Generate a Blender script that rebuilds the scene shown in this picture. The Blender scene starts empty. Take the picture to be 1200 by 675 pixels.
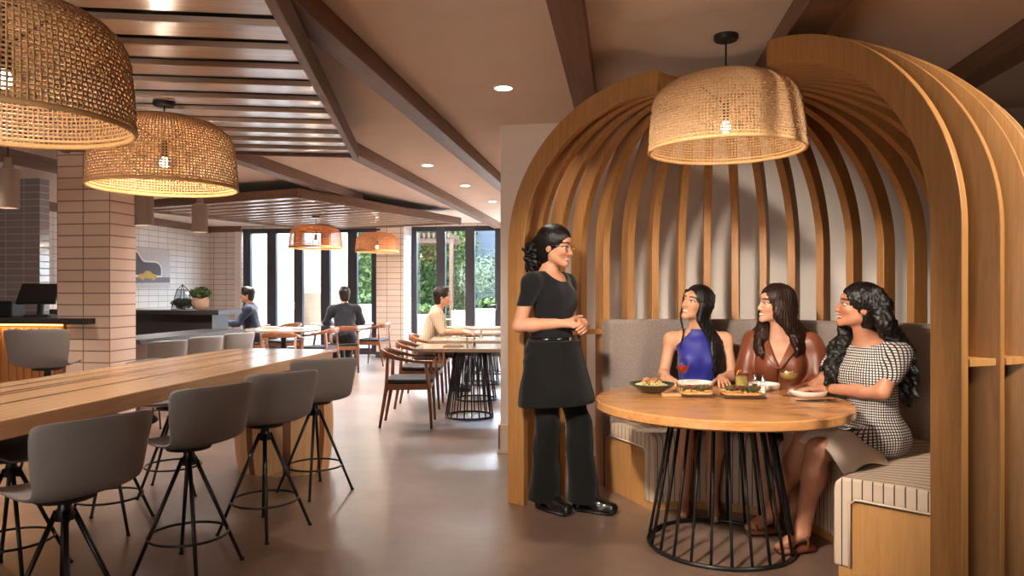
import bpy, bmesh, math, random
import numpy as np
from mathutils import Vector, Matrix

random.seed(7)
rng = np.random.default_rng(11)
PI = math.pi
SC = bpy.context.scene
COL = SC.collection
TH = math.radians(8.6)          # the camera is turned 8.6 degrees left of the building's long axis
CT, ST = math.cos(TH), math.sin(TH)
EYE = 1.35                      # camera height


def W(x, y, z=0.0):
    """metres to the right of / ahead of the camera -> building coordinates"""
    return Vector((x * CT - y * ST, x * ST + y * CT, z))


def A(deg):
    """heading in the camera frame (deg, CCW from right) -> building angle in rad"""
    return math.radians(deg) + TH


# ------------------------------------------------------------------ objects
def tag(o, label=None, cat=None, group=None, kind=None):
    if label: o['label'] = label
    if cat: o['category'] = cat
    if group: o['group'] = group
    if kind: o['kind'] = kind
    return o


def thing(name, label, cat, loc=(0, 0, 0), rotz=0.0, group=None):
    o = bpy.data.objects.new(name, None)
    COL.objects.link(o)
    o.empty_display_size = 0.1
    o.location = loc
    o.rotation_euler = (0, 0, rotz)
    return tag(o, label, cat, group)


def dup(root, loc, rotz, label=None, group=None):
    r = root.copy()
    COL.objects.link(r)
    r.location = loc
    r.rotation_euler = (0, 0, rotz)
    if label: r['label'] = label
    if group: r['group'] = group
    for ch in list(root.children):
        c = ch.copy(); COL.objects.link(c); c.parent = r
        for g in list(ch.children):
            d = g.copy(); COL.objects.link(d); d.parent = c
    return r


class MB:
    """collects shapes and links them as ONE mesh object"""
    def __init__(s):
        s.v = []; s.f = []

    def add(s, vs, fs):
        n = len(s.v)
        s.v.extend([tuple(p) for p in vs])
        s.f.extend([tuple(i + n for i in f) for f in fs])
        return s

    def box(s, c, size, rz=0.0, R=None):
        hx, hy, hz = size[0] / 2, size[1] / 2, size[2] / 2
        M = R if R is not None else Matrix.Rotation(rz, 3, 'Z')
        c = Vector(c)
        vs = [c + M @ Vector((sx * hx, sy * hy, sz * hz)) for sx in (-1, 1) for sy in (-1, 1) for sz in (-1, 1)]
        fs = [(0, 1, 3, 2), (4, 6, 7, 5), (0, 4, 5, 1), (2, 3, 7, 6), (0, 2, 6, 4), (1, 5, 7, 3)]
        return s.add(vs, fs)

    def bx(s, x0, x1, y0, y1, z0, z1):
        return s.box(((x0 + x1) / 2, (y0 + y1) / 2, (z0 + z1) / 2), (x1 - x0, y1 - y0, z1 - z0))

    def tube(s, pts, r, seg=8, closed=False, caps=True, flat=1.0):
        pts = [Vector(p) for p in pts]
        n = len(pts)
        rs = r if isinstance(r, (list, tuple)) else [r] * n
        prev = None; rings = []
        for i, p in enumerate(pts):
            a = pts[(i - 1) % n] if (closed or i > 0) else p
            b = pts[(i + 1) % n] if (closed or i < n - 1) else p
            t = (b - a)
            if t.length < 1e-9: t = Vector((0, 0, 1))
            t.normalize()
            if prev is None:
                ref = Vector((0, 0, 1)) if abs(t.z) < 0.9 else Vector((1, 0, 0))
                u = t.cross(ref).normalized()
            else:
                u = (prev - t * prev.dot(t))
                if u.length < 1e-6: u = t.orthogonal()
                u.normalize()
            prev = u
            w = t.cross(u).normalized()
            rings.append([p + (u * math.cos(2 * PI * k / seg) + w * (flat * math.sin(2 * PI * k / seg))) * rs[i] for k in range(seg)])
        vs = [q for ring in rings for q in ring]
        fs = []
        m = n if closed else n - 1
        for i in range(m):
            j = (i + 1) % n
            for k in range(seg):
                k2 = (k + 1) % seg
                fs.append((i * seg + k, i * seg + k2, j * seg + k2, j * seg + k))
        if caps and not closed:
            fs.append(tuple(range(seg))[::-1])
            fs.append(tuple((n - 1) * seg + k for k in range(seg)))
        return s.add(vs, fs)

    def ring(s, c, R, r, seg=48, tseg=6, a0=0.0, a1=2 * PI, n=None):
        c = Vector(c)
        full = abs(a1 - a0 - 2 * PI) < 1e-6
        k = seg if full else seg + 1
        pts = [c + Vector((R * math.cos(a0 + (a1 - a0) * i / seg), R * math.sin(a0 + (a1 - a0) * i / seg), 0)) for i in range(k)]
        return s.tube(pts, r, tseg, closed=full)

    def lathe(s, prof, seg=32, c=(0, 0, 0), cap0=False, cap1=False, sx=1.0, sy=1.0):
        c = Vector(c)
        n = len(prof)
        vs = []
        for (r, z) in prof:
            for k in range(seg):
                a = 2 * PI * k / seg
                vs.append(c + Vector((r * math.cos(a) * sx, r * math.sin(a) * sy, z)))
        fs = []
        for i in range(n - 1):
            for k in range(seg):
                k2 = (k + 1) % seg
                fs.append((i * seg + k, i * seg + k2, (i + 1) * seg + k2, (i + 1) * seg + k))
        if cap0: fs.append(tuple(range(seg))[::-1])
        if cap1: fs.append(tuple((n - 1) * seg + k for k in range(seg)))
        return s.add(vs, fs)

    def prism(s, poly, z0, z1):
        n = len(poly)
        vs = [(x, y, z0) for x, y in poly] + [(x, y, z1) for x, y in poly]
        fs = [tuple(range(n))[::-1], tuple(range(n, 2 * n))]
        fs += [(i, (i + 1) % n, n + (i + 1) % n, n + i) for i in range(n)]
        return s.add(vs, fs)

    def grid(s, P, wrap_u=False, wrap_v=False):
        """P[i][j] points -> quads"""
        nu, nv = len(P), len(P[0])
        vs = [p for row in P for p in row]
        fs = []
        for i in range(nu if wrap_u else nu - 1):
            for j in range(nv if wrap_v else nv - 1):
                i2, j2 = (i + 1) % nu, (j + 1) % nv
                fs.append((i * nv + j, i2 * nv + j, i2 * nv + j2, i * nv + j2))
        return s.add(vs, fs)

    def sector(s, prof, a0, a1, seg=48, c=(0, 0, 0), close=True, capends=True):
        """closed (r,z) profile swept about c from a0 to a1"""
        c = Vector(c); m = len(prof); vs = []; fs = []
        for i in range(seg + 1):
            a = a0 + (a1 - a0) * i / seg
            for (r, z) in prof:
                vs.append(c + Vector((r * math.cos(a), r * math.sin(a), z)))
        for i in range(seg):
            for k in range(m if close else m - 1):
                k2 = (k + 1) % m
                fs.append((i * m + k, (i + 1) * m + k, (i + 1) * m + k2, i * m + k2))
        if capends:
            fs.append(tuple(range(m)))
            fs.append(tuple(seg * m + k for k in range(m))[::-1])
        return s.add(vs, fs)

    def blob(s, c, r, sub=1, jit=0.0):
        bm = bmesh.new()
        bmesh.ops.create_icosphere(bm, subdivisions=sub, radius=1.0)
        rr = r if isinstance(r, (tuple, list)) else (r, r, r)
        vs = [Vector(c) + Vector((v.co.x * rr[0], v.co.y * rr[1], v.co.z * rr[2])) * (1 + random.uniform(-jit, jit)) for v in bm.verts]
        fs = [tuple(v.index for v in f.verts) for f in bm.faces]
        bm.free()
        return s.add(vs, fs)

    def build(s, name, mat, parent=None, smooth=False, bevel=0.0, bseg=2, sub=0, solid=0.0, auto=None, loc=None, rot=None):
        me = bpy.data.meshes.new(name)
        me.from_pydata(s.v, [], s.f)
        me.validate()
        bm = bmesh.new(); bm.from_mesh(me)
        bmesh.ops.recalc_face_normals(bm, faces=bm.faces)
        bm.to_mesh(me); bm.free()
        o = bpy.data.objects.new(name, me)
        COL.objects.link(o)
        if mat is not None: me.materials.append(mat)
        if smooth or auto: me.shade_smooth()
        if auto:
            try: me.set_sharp_from_angle(angle=math.radians(auto))
            except Exception: pass
        if solid:
            m = o.modifiers.new('solid', 'SOLIDIFY'); m.thickness = solid; m.offset = 0
        if bevel:
            m = o.modifiers.new('bevel', 'BEVEL'); m.width = bevel; m.segments = bseg; m.limit_method = 'ANGLE'; m.angle_limit = math.radians(40)
        if sub:
            m = o.modifiers.new('sub', 'SUBSURF'); m.levels = sub; m.render_levels = sub
        if parent is not None: o.parent = parent
        if loc is not None: o.location = loc
        if rot is not None: o.rotation_euler = rot
        return o


def struct(o):
    o['kind'] = 'structure'
    return o


# ---------------------------------------------------------------- materials
def lin(c):
    """sRGB 0..255 -> linear rgba"""
    out = []
    for v in c[:3]:
        v = v / 255.0
        out.append(v / 12.92 if v <= 0.04045 else ((v + 0.055) / 1.055) ** 2.4)
    return (out[0], out[1], out[2], 1.0)


class NT:
    def __init__(s, name):
        s.m = bpy.data.materials.new(name); s.m.use_nodes = True
        s.t = s.m.node_tree; s.n = s.t.nodes; s.l = s.t.links
        s.b = s.n['Principled BSDF']; s.out = s.n['Material Output']

    def new(s, kind, **kw):
        nd = s.n.new(kind)
        for k, v in kw.items():
            if k in nd.inputs.keys(): nd.inputs[k].default_value = v
            else: setattr(nd, k, v)
        return nd

    def link(s, a, b): s.l.new(a, b)

    def ramp(s, fac, stops):
        r = s.new('ShaderNodeValToRGB')
        e = r.color_ramp.elements
        while len(e) < len(stops): e.new(0.5)
        for i, (p, c) in enumerate(stops):
            e[i].position = p; e[i].color = c
        s.link(fac, r.inputs['Fac'])
        return r

    def bump(s, height, strength=0.2, dist=0.01):
        b = s.new('ShaderNodeBump')
        b.inputs['Strength'].default_value = strength
        b.inputs['Distance'].default_value = dist
        s.link(height, b.inputs['Height'])
        s.link(b.outputs['Normal'], s.b.inputs['Normal'])
        return b

    def coord(s, scale=(1, 1, 1), rot=(0, 0, 0), loc=(0, 0, 0), src='Object'):
        tc = s.new('ShaderNodeTexCoord'); mp = s.new('ShaderNodeMapping')
        mp.inputs['Scale'].default_value = scale
        mp.inputs['Rotation'].default_value = rot
        mp.inputs['Location'].default_value = loc
        s.link(tc.outputs[src], mp.inputs['Vector'])
        return mp.outputs['Vector']


def plain(name, rgb, rough=0.5, metal=0.0, spec=0.5, noise=0.06, nscale=18.0, coat=0.0, trans=0.0, ior=1.45, sheen=0.0, bump=0.0):
    t = NT(name)
    c = lin(rgb)
    if noise > 0:
        v = t.coord()
        nz = t.new('ShaderNodeTexNoise'); nz.inputs['Scale'].default_value = nscale; nz.inputs['Detail'].default_value = 4
        t.link(v, nz.inputs['Vector'])
        lo = tuple(max(0, x * (1 - noise)) for x in c[:3]) + (1,)
        hi = tuple(min(1, x * (1 + noise)) for x in c[:3]) + (1,)
        r = t.ramp(nz.outputs['Fac'], [(0.3, lo), (0.7, hi)])
        t.link(r.outputs['Color'], t.b.inputs['Base Color'])
        if bump: t.bump(nz.outputs['Fac'], bump, 0.004)
    else:
        t.b.inputs['Base Color'].default_value = c
    t.b.inputs['Roughness'].default_value = rough
    t.b.inputs['Metallic'].default_value = metal
    t.b.inputs['Specular IOR Level'].default_value = spec
    t.b.inputs['IOR'].default_value = ior
    if coat: t.b.inputs['Coat Weight'].default_value = coat
    if trans: t.b.inputs['Transmission Weight'].default_value = trans
    if sheen: t.b.inputs['Sheen Weight'].default_value = sheen
    return t.m


def wood(name, c1, c2, scale=(14, 14, 1.2), rough=0.42, rot=(0, 0, 0), coat=0.0, contrast=1.0, bump=0.05):
    """long-grained wood, the grain runs along the axis with the small scale"""
    t = NT(name)
    v = t.coord(scale=scale, rot=rot)
    n1 = t.new('ShaderNodeTexNoise'); n1.inputs['Scale'].default_value = 1.6; n1.inputs['Detail'].default_value = 6; n1.inputs['Distortion'].default_value = 0.6
    t.link(v, n1.inputs['Vector'])
    n2 = t.new('ShaderNodeTexNoise'); n2.inputs['Scale'].default_value = 7.0; n2.inputs['Detail'].default_value = 3
    t.link(v, n2.inputs['Vector'])
    mx = t.new('ShaderNodeMix'); mx.data_type = 'FLOAT'; mx.inputs[0].default_value = 0.35
    t.link(n1.outputs['Fac'], mx.inputs[2]); t.link(n2.outputs['Fac'], mx.inputs[3])
    r = t.ramp(mx.outputs[0], [(0.5 - 0.22 / contrast, lin(c2)), (0.5 + 0.18 / contrast, lin(c1))])
    t.link(r.outputs['Color'], t.b.inputs['Base Color'])
    t.b.inputs['Roughness'].default_value = rough
    if coat:
        t.b.inputs['Coat Weight'].default_value = coat; t.b.inputs['Coat Roughness'].default_value = 0.2
    t.bump(mx.outputs[0], bump, 0.003)
    return t.m


def fabric(name, c1, c2, scale=160.0, rough=0.9, sheen=0.2, bump=0.25):
    t = NT(name)
    v = t.coord()
    w1 = t.new('ShaderNodeTexNoise'); w1.inputs['Scale'].default_value = scale; w1.inputs['Detail'].default_value = 3
    t.link(v, w1.inputs['Vector'])
    r = t.ramp(w1.outputs['Fac'], [(0.35, lin(c2)), (0.65, lin(c1))])
    t.link(r.outputs['Color'], t.b.inputs['Base Color'])
    t.b.inputs['Roughness'].default_value = rough
    t.b.inputs['Sheen Weight'].default_value = sheen
    t.b.inputs['Specular IOR Level'].default_value = 0.2
    t.bump(w1.outputs['Fac'], bump, 0.002)
    return t.m


def tiles(name, c1, c2, mortar, plane='xz', tw=0.29, th=0.113, rough=0.16, gap=0.006, off=0.0, shift=(0, 0)):
    """glazed stacked wall tile; plane says which object axes the wall spans"""
    t = NT(name)
    tc = t.new('ShaderNodeTexCoord'); sp = t.new('ShaderNodeSeparateXYZ'); cb = t.new('ShaderNodeCombineXYZ')
    t.link(tc.outputs['Object'], sp.inputs[0])
    a = {'x': 0, 'y': 1, 'z': 2}
    ad = t.new('ShaderNodeMath'); ad.operation = 'ADD'; ad.inputs[1].default_value = shift[0]
    ad2 = t.new('ShaderNodeMath'); ad2.operation = 'ADD'; ad2.inputs[1].default_value = shift[1]
    t.link(sp.outputs[a[plane[0]]], ad.inputs[0]); t.link(sp.outputs[a[plane[1]]], ad2.inputs[0])
    t.link(ad.outputs[0], cb.inputs[0]); t.link(ad2.outputs[0], cb.inputs[1])
    br = t.new('ShaderNodeTexBrick')
    br.offset = off; br.squash = 1.0
    br.inputs['Color1'].default_value = lin(c1); br.inputs['Color2'].default_value = lin(c2)
    br.inputs['Mortar'].default_value = lin(mortar)
    br.inputs['Scale'].default_value = 1.0
    br.inputs['Mortar Size'].default_value = gap
    br.inputs['Mortar Smooth'].default_value = 0.15
    br.inputs['Brick Width'].default_value = tw
    br.inputs['Row Height'].default_value = th
    t.link(cb.outputs[0], br.inputs['Vector'])
    t.link(br.outputs['Color'], t.b.inputs['Base Color'])
    rr = t.ramp(br.outputs['Fac'], [(0.0, (rough,) * 3 + (1,)), (1.0, (0.8, 0.8, 0.8, 1))])
    t.link(rr.outputs['Color'], t.b.inputs['Roughness'])
    inv = t.new('ShaderNodeMath'); inv.operation = 'SUBTRACT'; inv.inputs[0].default_value = 1.0
    t.link(br.outputs['Fac'], inv.inputs[1])
    t.bump(inv.outputs[0], 0.5, 0.004)
    return t.m


def glow(name, rgb, strength):
    t = NT(name)
    t.b.inputs['Base Color'].default_value = lin(rgb)
    t.b.inputs['Emission Color'].default_value = lin(rgb)
    t.b.inputs['Emission Strength'].default_value = strength
    return t.m


def thin_glass(name, tint=(235, 242, 245), gloss=0.08, rough=0.0):
    """a thin pane: light passes, a little is mirrored"""
    t = NT(name)
    tr = t.new('ShaderNodeBsdfTransparent'); tr.inputs['Color'].default_value = lin(tint)
    gl = t.new('ShaderNodeBsdfGlossy'); gl.inputs['Roughness'].default_value = rough
    fr = t.new('ShaderNodeLayerWeight'); fr.inputs['Blend'].default_value = 0.15
    ml = t.new('ShaderNodeMath'); ml.operation = 'MULTIPLY_ADD'; ml.inputs[1].default_value = 0.6; ml.inputs[2].default_value = gloss
    t.link(fr.outputs['Fresnel'], ml.inputs[0])
    mx = t.new('ShaderNodeMixShader')
    t.link(ml.outputs[0], mx.inputs[0]); t.link(tr.outputs[0], mx.inputs[1]); t.link(gl.outputs[0], mx.inputs[2])
    t.link(mx.outputs[0], t.out.inputs['Surface'])
    return t.m


M = {}
M['oak'] = wood('oak_ribs', (182, 130, 76), (150, 104, 56), (26, 26, 1.6), 0.45)
M['oak_edge'] = wood('oak_panel', (198, 146, 88), (172, 122, 70), (22, 22, 1.6), 0.45)
M['table_oak'] = wood('booth_table_oak', (196, 142, 88), (168, 112, 64), (2.2, 26, 26), 0.25, coat=0.35)
M['bar_oak'] = wood('bar_table_oak', (228, 188, 146), (210, 166, 124), (16, 1.0, 16), 0.2, coat=0.5)
M['bar_walnut'] = wood('bar_walnut_inlay', (128, 78, 46), (96, 56, 32), (16, 1.0, 16), 0.25, coat=0.4)
M['beam'] = wood('walnut_beam', (132, 100, 80), (98, 70, 52), (18, 1.0, 18), 0.5)
M['slat'] = wood('slat_ceiling_wood', (206, 182, 166), (178, 154, 138), (1.0, 20, 20), 0.24, coat=0.4)
M['chair_wood'] = wood('chair_walnut', (148, 92, 58), (104, 60, 36), (16, 16, 5), 0.35, coat=0.2)
M['din_top'] = wood('dining_table_ash', (202, 176, 150), (182, 152, 124), (1.5, 18, 18), 0.18, coat=0.5)
M['bar_front'] = wood('bar_front_wood', (158, 104, 58), (120, 76, 40), (24, 24, 1.0), 0.5)
M['plaster'] = plain('ceiling_plaster', (232, 216, 203), 0.85, noise=0.03, nscale=3.0, spec=0.2)
M['white_wall'] = plain('white_wall', (234, 223, 214), 0.85, noise=0.02, nscale=4.0, spec=0.2)
M['base_white'] = plain('painted_baseboard', (214, 196, 178), 0.5, noise=0.02)
M['black_metal'] = plain('black_metal', (20, 19, 20), 0.35, metal=0.0, spec=0.6, noise=0.15)
M['black'] = plain('black_paint', (26, 25, 26), 0.5, noise=0.1)
M['counter_black'] = plain('black_stone', (48, 45, 46), 0.35, noise=0.15, nscale=40)
M['frame'] = plain('window_frame', (62, 62, 68), 0.45, noise=0.05)  # grey lifted to put the window flare into the frame colour
M['grey_plastic'] = plain('grey_stool_plastic', (136, 130, 129), 0.42, noise=0.03, bump=0.02)
M['chrome'] = plain('chrome', (200, 200, 205), 0.12, metal=1.0, noise=0.02)
M['cane'] = wood('rattan_cane', (220, 182, 136), (184, 142, 98), (40, 40, 40), 0.6)
M['cane_copper'] = wood('rattan_copper', (206, 132, 72), (164, 94, 46), (40, 40, 40), 0.6)
M['cane_rim'] = plain('rattan_rim', (222, 178, 122), 0.55, noise=0.1, nscale=60)
M['taupe'] = plain('taupe_ceramic', (150, 130, 116), 0.6, noise=0.04)
M['grey_fabric'] = fabric('bench_grey_tweed', (152, 138, 130), (122, 108, 102), 220)
M['white_china'] = plain('white_china', (236, 230, 222), 0.2, noise=0.02, coat=0.3)
M['cushion_black'] = plain('black_leather', (34, 30, 30), 0.5, noise=0.1)
M['pane'] = thin_glass('window_pane')
M['steel'] = plain('steel', (170, 168, 165), 0.25, metal=1.0, noise=0.05)
M['soil'] = plain('soil', (50, 36, 26), 0.9, noise=0.3, nscale=60)
M['terracotta'] = plain('terracotta', (196, 160, 132), 0.7, noise=0.05)
M['leaf'] = plain('leaf_green', (74, 92, 40), 0.5, noise=0.35, nscale=30)
M['paper'] = plain('napkin_cloth', (214, 196, 178), 0.9, noise=0.03)
# =================================================================== the room
CEIL = 2.72
BACK_Y = 14.5
LEFT_X = -8.8
RIGHT_X = 3.3
FRONT_Y = -2.2


def concrete():
    t = NT('polished_concrete')
    v = t.coord()
    n1 = t.new('ShaderNodeTexNoise'); n1.inputs['Scale'].default_value = 1.4; n1.inputs['Detail'].default_value = 5; n1.inputs['Roughness'].default_value = 0.5
    t.link(v, n1.inputs['Vector'])
    n2 = t.new('ShaderNodeTexNoise'); n2.inputs['Scale'].default_value = 9; n2.inputs['Detail'].default_value = 5
    t.link(v, n2.inputs['Vector'])
    mx = t.new('ShaderNodeMix'); mx.data_type = 'FLOAT'; mx.inputs[0].default_value = 0.2
    t.link(n1.outputs['Fac'], mx.inputs[2]); t.link(n2.outputs['Fac'], mx.inputs[3])
    r = t.ramp(mx.outputs[0], [(0.25, lin((80, 61, 51))), (0.5, lin((116, 92, 79))), (0.75, lin((148, 124, 110)))])
    t.link(r.outputs['Color'], t.b.inputs['Base Color'])
    rr = t.ramp(mx.outputs[0], [(0.2, (0.34, 0.34, 0.34, 1)), (0.8, (0.40, 0.40, 0.40, 1))])
    t.link(rr.outputs['Color'], t.b.inputs['Roughness'])
    t.b.inputs['Specular IOR Level'].default_value = 0.9
    t.b.inputs['Coat Weight'].default_value = 0.5
    t.b.inputs['Coat Roughness'].default_value = 0.27
    t.bump(mx.outputs[0], 0.012, 0.004)
    return t.m


M['floor'] = concrete()
struct(MB().bx(LEFT_X, RIGHT_X, FRONT_Y, BACK_Y, -0.1, 0.0).build('floor', M['floor']))
struct(MB().bx(LEFT_X - .1, RIGHT_X + .1, FRONT_Y - .1, BACK_Y + .15, CEIL, CEIL + 0.1).build('ceiling', M['plaster']))

# ------ outer walls
tile_white_x = tiles('white_tile_back', (226, 214, 204), (220, 208, 198), (150, 134, 124), 'xz')
tile_white_y = tiles('white_tile_side', (232, 226, 220), (226, 220, 214), (170, 160, 152), 'yz')
tile_warm_x = tiles('cream_tile_front', (214, 186, 166), (206, 178, 158), (96, 74, 60), 'xz', tw=0.283, th=0.1125, shift=(0.02, 0.0))
tile_grey_x = tiles('grey_tile_bar', (158, 150, 154), (148, 140, 146), (190, 182, 180), 'xz', tw=0.25, th=0.085, rough=0.12)

struct(MB().bx(LEFT_X - .1, LEFT_X, FRONT_Y, BACK_Y + .1, 0, CEIL).build('wall_left', tile_white_y))
struct(MB().bx(RIGHT_X, RIGHT_X + .1, FRONT_Y, 6.2, 0, CEIL).build('wall_right', wood('walnut_wall', (70, 50, 36), (52, 36, 26), (14, 14, 1.2), .5)))
struct(MB().bx(LEFT_X - .1, RIGHT_X + .1, FRONT_Y - .1, FRONT_Y, 0, CEIL).build('wall_front', plain('taupe_wall', (128, 108, 92), .85, noise=.03)))

# partition behind the booth: front face 6.0 m from the camera at its left corner
pc = W(-0.095, 6.02)
struct(MB().bx(pc.x, RIGHT_X, pc.y, pc.y + .14, 0, CEIL).build('wall_partition', M['white_wall']))
struct(MB().bx(pc.x, pc.x + .14, pc.y + .14, BACK_Y, 0, CEIL).build('wall_return', M['white_wall']))
b = MB().bx(pc.x - .016, RIGHT_X, pc.y - .016, pc.y, 0, 0.235)
b.bx(pc.x - .016, pc.x, pc.y - .016, BACK_Y, 0, 0.235)
b.bx(pc.x - .024, RIGHT_X, pc.y - .024, pc.y, 0, 0.03)
struct(b.build('baseboard_partition', M['base_white'], bevel=.003))

# back wall: tile pier left, windows, tile pier, windows
def bx_at(px, y):      # x on the plane Y=y seen at column px
    return y * math.tan(math.atan((px - 600) / 850.0) - TH)

xa0 = LEFT_X
xa1 = bx_at(283, BACK_Y)
xb0 = bx_at(441, BACK_Y); xb1 = bx_at(480, BACK_Y)
xr1 = pc.x
b = MB().bx(xa0, xa1, BACK_Y, BACK_Y + .15, 0, CEIL)
b.bx(xb0, xb1, BACK_Y, BACK_Y + .15, 0, CEIL)
b.bx(xa1, xb0, BACK_Y, BACK_Y + .15, 2.66, CEIL)
b.bx(xb1, xr1, BACK_Y, BACK_Y + .15, 2.66, CEIL)
struct(b.build('wall_back', tile_white_x))
# the pier between the two window walls stands forward
xq1 = bx_at(472.5, BACK_Y - .55)
pier_x0 = bx_at(441, BACK_Y - .55)
struct(MB().bx(pier_x0, xq1, BACK_Y - .55, BACK_Y, 0, CEIL).build('wall_pier', tiles('pier_tile', (222, 204, 190), (214, 196, 182), (140, 122, 110), 'xz')))
struct(MB().bx(xq1, xq1 + .012, BACK_Y - .55, BACK_Y, 0, CEIL).build('wall_pier_side', tile_white_y))
struct(MB().bx(pier_x0 - .01, xq1 + .02, BACK_Y - .565, BACK_Y - .55, 0, .12).build('baseboard_pier', M['frame']))
struct(MB().bx(xa1 - .14, xa1, BACK_Y - .03, BACK_Y, 0, 2.69).build('trim_1', M['white_wall']))
struct(MB().bx(LEFT_X, xa1, BACK_Y - .04, BACK_Y, 2.6, CEIL).build('trim_2', M['beam']))
struct(MB().bx(LEFT_X, LEFT_X + .05, 7, BACK_Y, 2.58, CEIL).build('trim_3', M['beam']))


def window(name, x0, x1, posts, handle_at=None):
    """folding glass door wall in dark frames; each leaf frame has its pane"""
    root = MB()
    y0, y1 = BACK_Y + .02, BACK_Y + .10
    root.bx(x0, x1, y0, y1, 2.60, 2.67).bx(x0, x1, y0, y1, 0.0, 0.03)
    fr = root.build(name, M['frame'], bevel=.004)
    struct(fr)
    for (a, bb) in posts:
        MB().bx(a, bb, y0 - .01, y1 + .01, 0.03, 2.62).build('window_frame', M['frame'], fr, bevel=.004)
    gl = sorted(posts)
    for (p, q) in zip(gl[:-1], gl[1:]):
        if q[0] - p[1] < .05: continue
        MB().bx(p[1], q[0], y0 + .03, y0 + .045, 0.13, 2.58).build('window_pane', M['pane'], fr)
        MB().bx(p[1], q[0], y0, y1, 0.03, 0.14).bx(p[1], q[0], y0, y1, 2.56, 2.62).build('window_rail', M['frame'], fr, bevel=.003)
    if handle_at:
        for hx in handle_at:
            h = MB().box((hx, y0 - .03, 1.02), (.02, .02, .14)).box((hx - .06, y0 - .05, 1.05), (.13, .02, .02))
            h.build('door_handle', M['steel'], fr, bevel=.003)
    return fr


def pp(pxs): return [(bx_at(a, BACK_Y), bx_at(c, BACK_Y)) for a, c in pxs]
window('window_1', xa1, xb0, pp([(284.5, 293), (312.5, 323), (344, 354), (375.5, 386), (407, 418), (435, 441)]), [bx_at(346, BACK_Y)])
window('window_2', xb1, xr1, pp([(480, 488), (511, 521.5), (545, 556), (580, 590)]), [bx_at(582, BACK_Y)])

# ------ beams: every 1.17 m along the building
def beam(n, x0, x1, y0, y1, z0=2.60):
    struct(MB().bx(x0, x1, y0, y1, z0, CEIL).build('trim_%d' % n, M['beam'], bevel=.004))
beam(4, -1.54, -1.40, FRONT_Y, BACK_Y)
beam(5, -2.56, -2.42, 5.98, BACK_Y)
beam(6, -3.78, -3.64, 5.6, 9.9)
beam(7, -0.325, -0.17, FRONT_Y, pc.y)
beam(8, 0.80, 0.99, FRONT_Y, pc.y)
beam(9, 2.0, 2.17, FRONT_Y, pc.y)
beam(10, -6.0, -5.85, 6.0, BACK_Y)

# ------ slatted ceiling panels
def slat_panel(label, corner, ang_slat, length, depth, z, n, fascia_h=0.11):
    """corner: building xy where the fascia runs away; slats run along -u from it"""
    u = Vector((math.cos(ang_slat), math.sin(ang_slat), 0)); w = Vector((-u.y, u.x, 0))
    t = thing('slatted_ceiling_panel', label, 'ceiling panel', (corner[0], corner[1], z), ang_slat)
    pitch = depth / n
    for i in range(n):
        m = MB()
        R = Matrix.Rotation(math.radians(4), 3, 'X')
        m.box((-length / 2, (i + .5) * pitch, .03), (length, pitch * .74, .03), R=R)
        m.build('slat', M['slat'], t, bevel=.004)
    MB().bx(-length, 0, 0, depth, .102, .108).build('backing_board', M['black'], t)
    MB().bx(0, .045, -.02, depth + .03, -.012, fascia_h).build('fascia', M['beam'], t, bevel=.003)
    MB().bx(-length - .045, -length, -.02, depth + .03, -.012, fascia_h).build('fascia', M['beam'], t, bevel=.003)
    MB().bx(-length, 0, -.03, 0, .0, fascia_h).build('fascia', M['beam'], t, bevel=.003)
    MB().bx(-length, 0, depth, depth + .03, .0, fascia_h).build('fascia', M['beam'], t, bevel=.003)
    return t


# near panel: right-hand edge runs from W(-.98,2.83) to W(-1.35,6.1)
q0 = W(-0.62, 0.0); q1 = W(-1.345, 6.12)
dirw = (q1 - q0); edge_ang = math.atan2(dirw.y, dirw.x)
slat_panel('large plank ceiling panel hanging over the long bar table', (q0.x, q0.y), edge_ang - PI / 2, 2.25, dirw.length, 2.47, 20)
# back panel: apex W(-2.6,8.81), right edge to W(-.9,12.3)
a0 = W(-2.6, 8.85); a1 = W(-0.92, 12.4)
dirw = (a1 - a0); edge_ang = math.atan2(dirw.y, dirw.x)
slat_panel('smaller plank ceiling panel over the round tables by the windows', (a0.x, a0.y), edge_ang - PI / 2 , 3.0, dirw.length, 2.48, 13)
# =================================================================== the domed booth
BQ = W(1.09, 3.855)            # crown centre, above the table
BE = W(1.27, 3.99)             # centre of the oval the ribs stand on
EA, EB = 1.46, 1.21            # its half axes along the building's axes
RD, RT = 0.122, 0.050           # rib radial depth, thickness
M['shaded_panel'] = wood('wood_panel_shaded', (74, 48, 30), (54, 34, 20), (22, 22, 1.6), 0.5)  # wood panel darkened, the shade below the shelf put into its colour
A_L, A_R = 145.2, -56.7
SPRING, CROWN, RC = 1.60, 2.575, 0.33


def r_out(ang):
    """distance from the crown centre to the oval, building angle"""
    c, q = math.cos(ang), math.sin(ang)
    ox, oy = BQ.x - BE.x, BQ.y - BE.y
    aa = c * c / EA ** 2 + q * q / EB ** 2
    bb = 2 * (ox * c / EA ** 2 + oy * q / EB ** 2)
    cc = ox * ox / EA ** 2 + oy * oy / EB ** 2 - 1
    return (-bb + math.sqrt(bb * bb - 4 * aa * cc)) / (2 * aa)


# ribs stand at even steps along the oval
_t = [A_L + (A_R - A_L) * i / 600 for i in range(601)]
_p = [((r_out(A(t)) - RD / 2) * math.cos(A(t)), (r_out(A(t)) - RD / 2) * math.sin(A(t))) for t in _t]
_l = [0.0]
for _a, _b in zip(_p[:-1], _p[1:]): _l.append(_l[-1] + math.hypot(_b[0] - _a[0], _b[1] - _a[1]))
NR = int(round(_l[-1] / 0.192)) + 1
RIB = []
for k in range(NR):
    want = _l[-1] * k / (NR - 1)
    i = min(range(601), key=lambda q: abs(_l[q] - want))
    RIB.append(_t[i])


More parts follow.
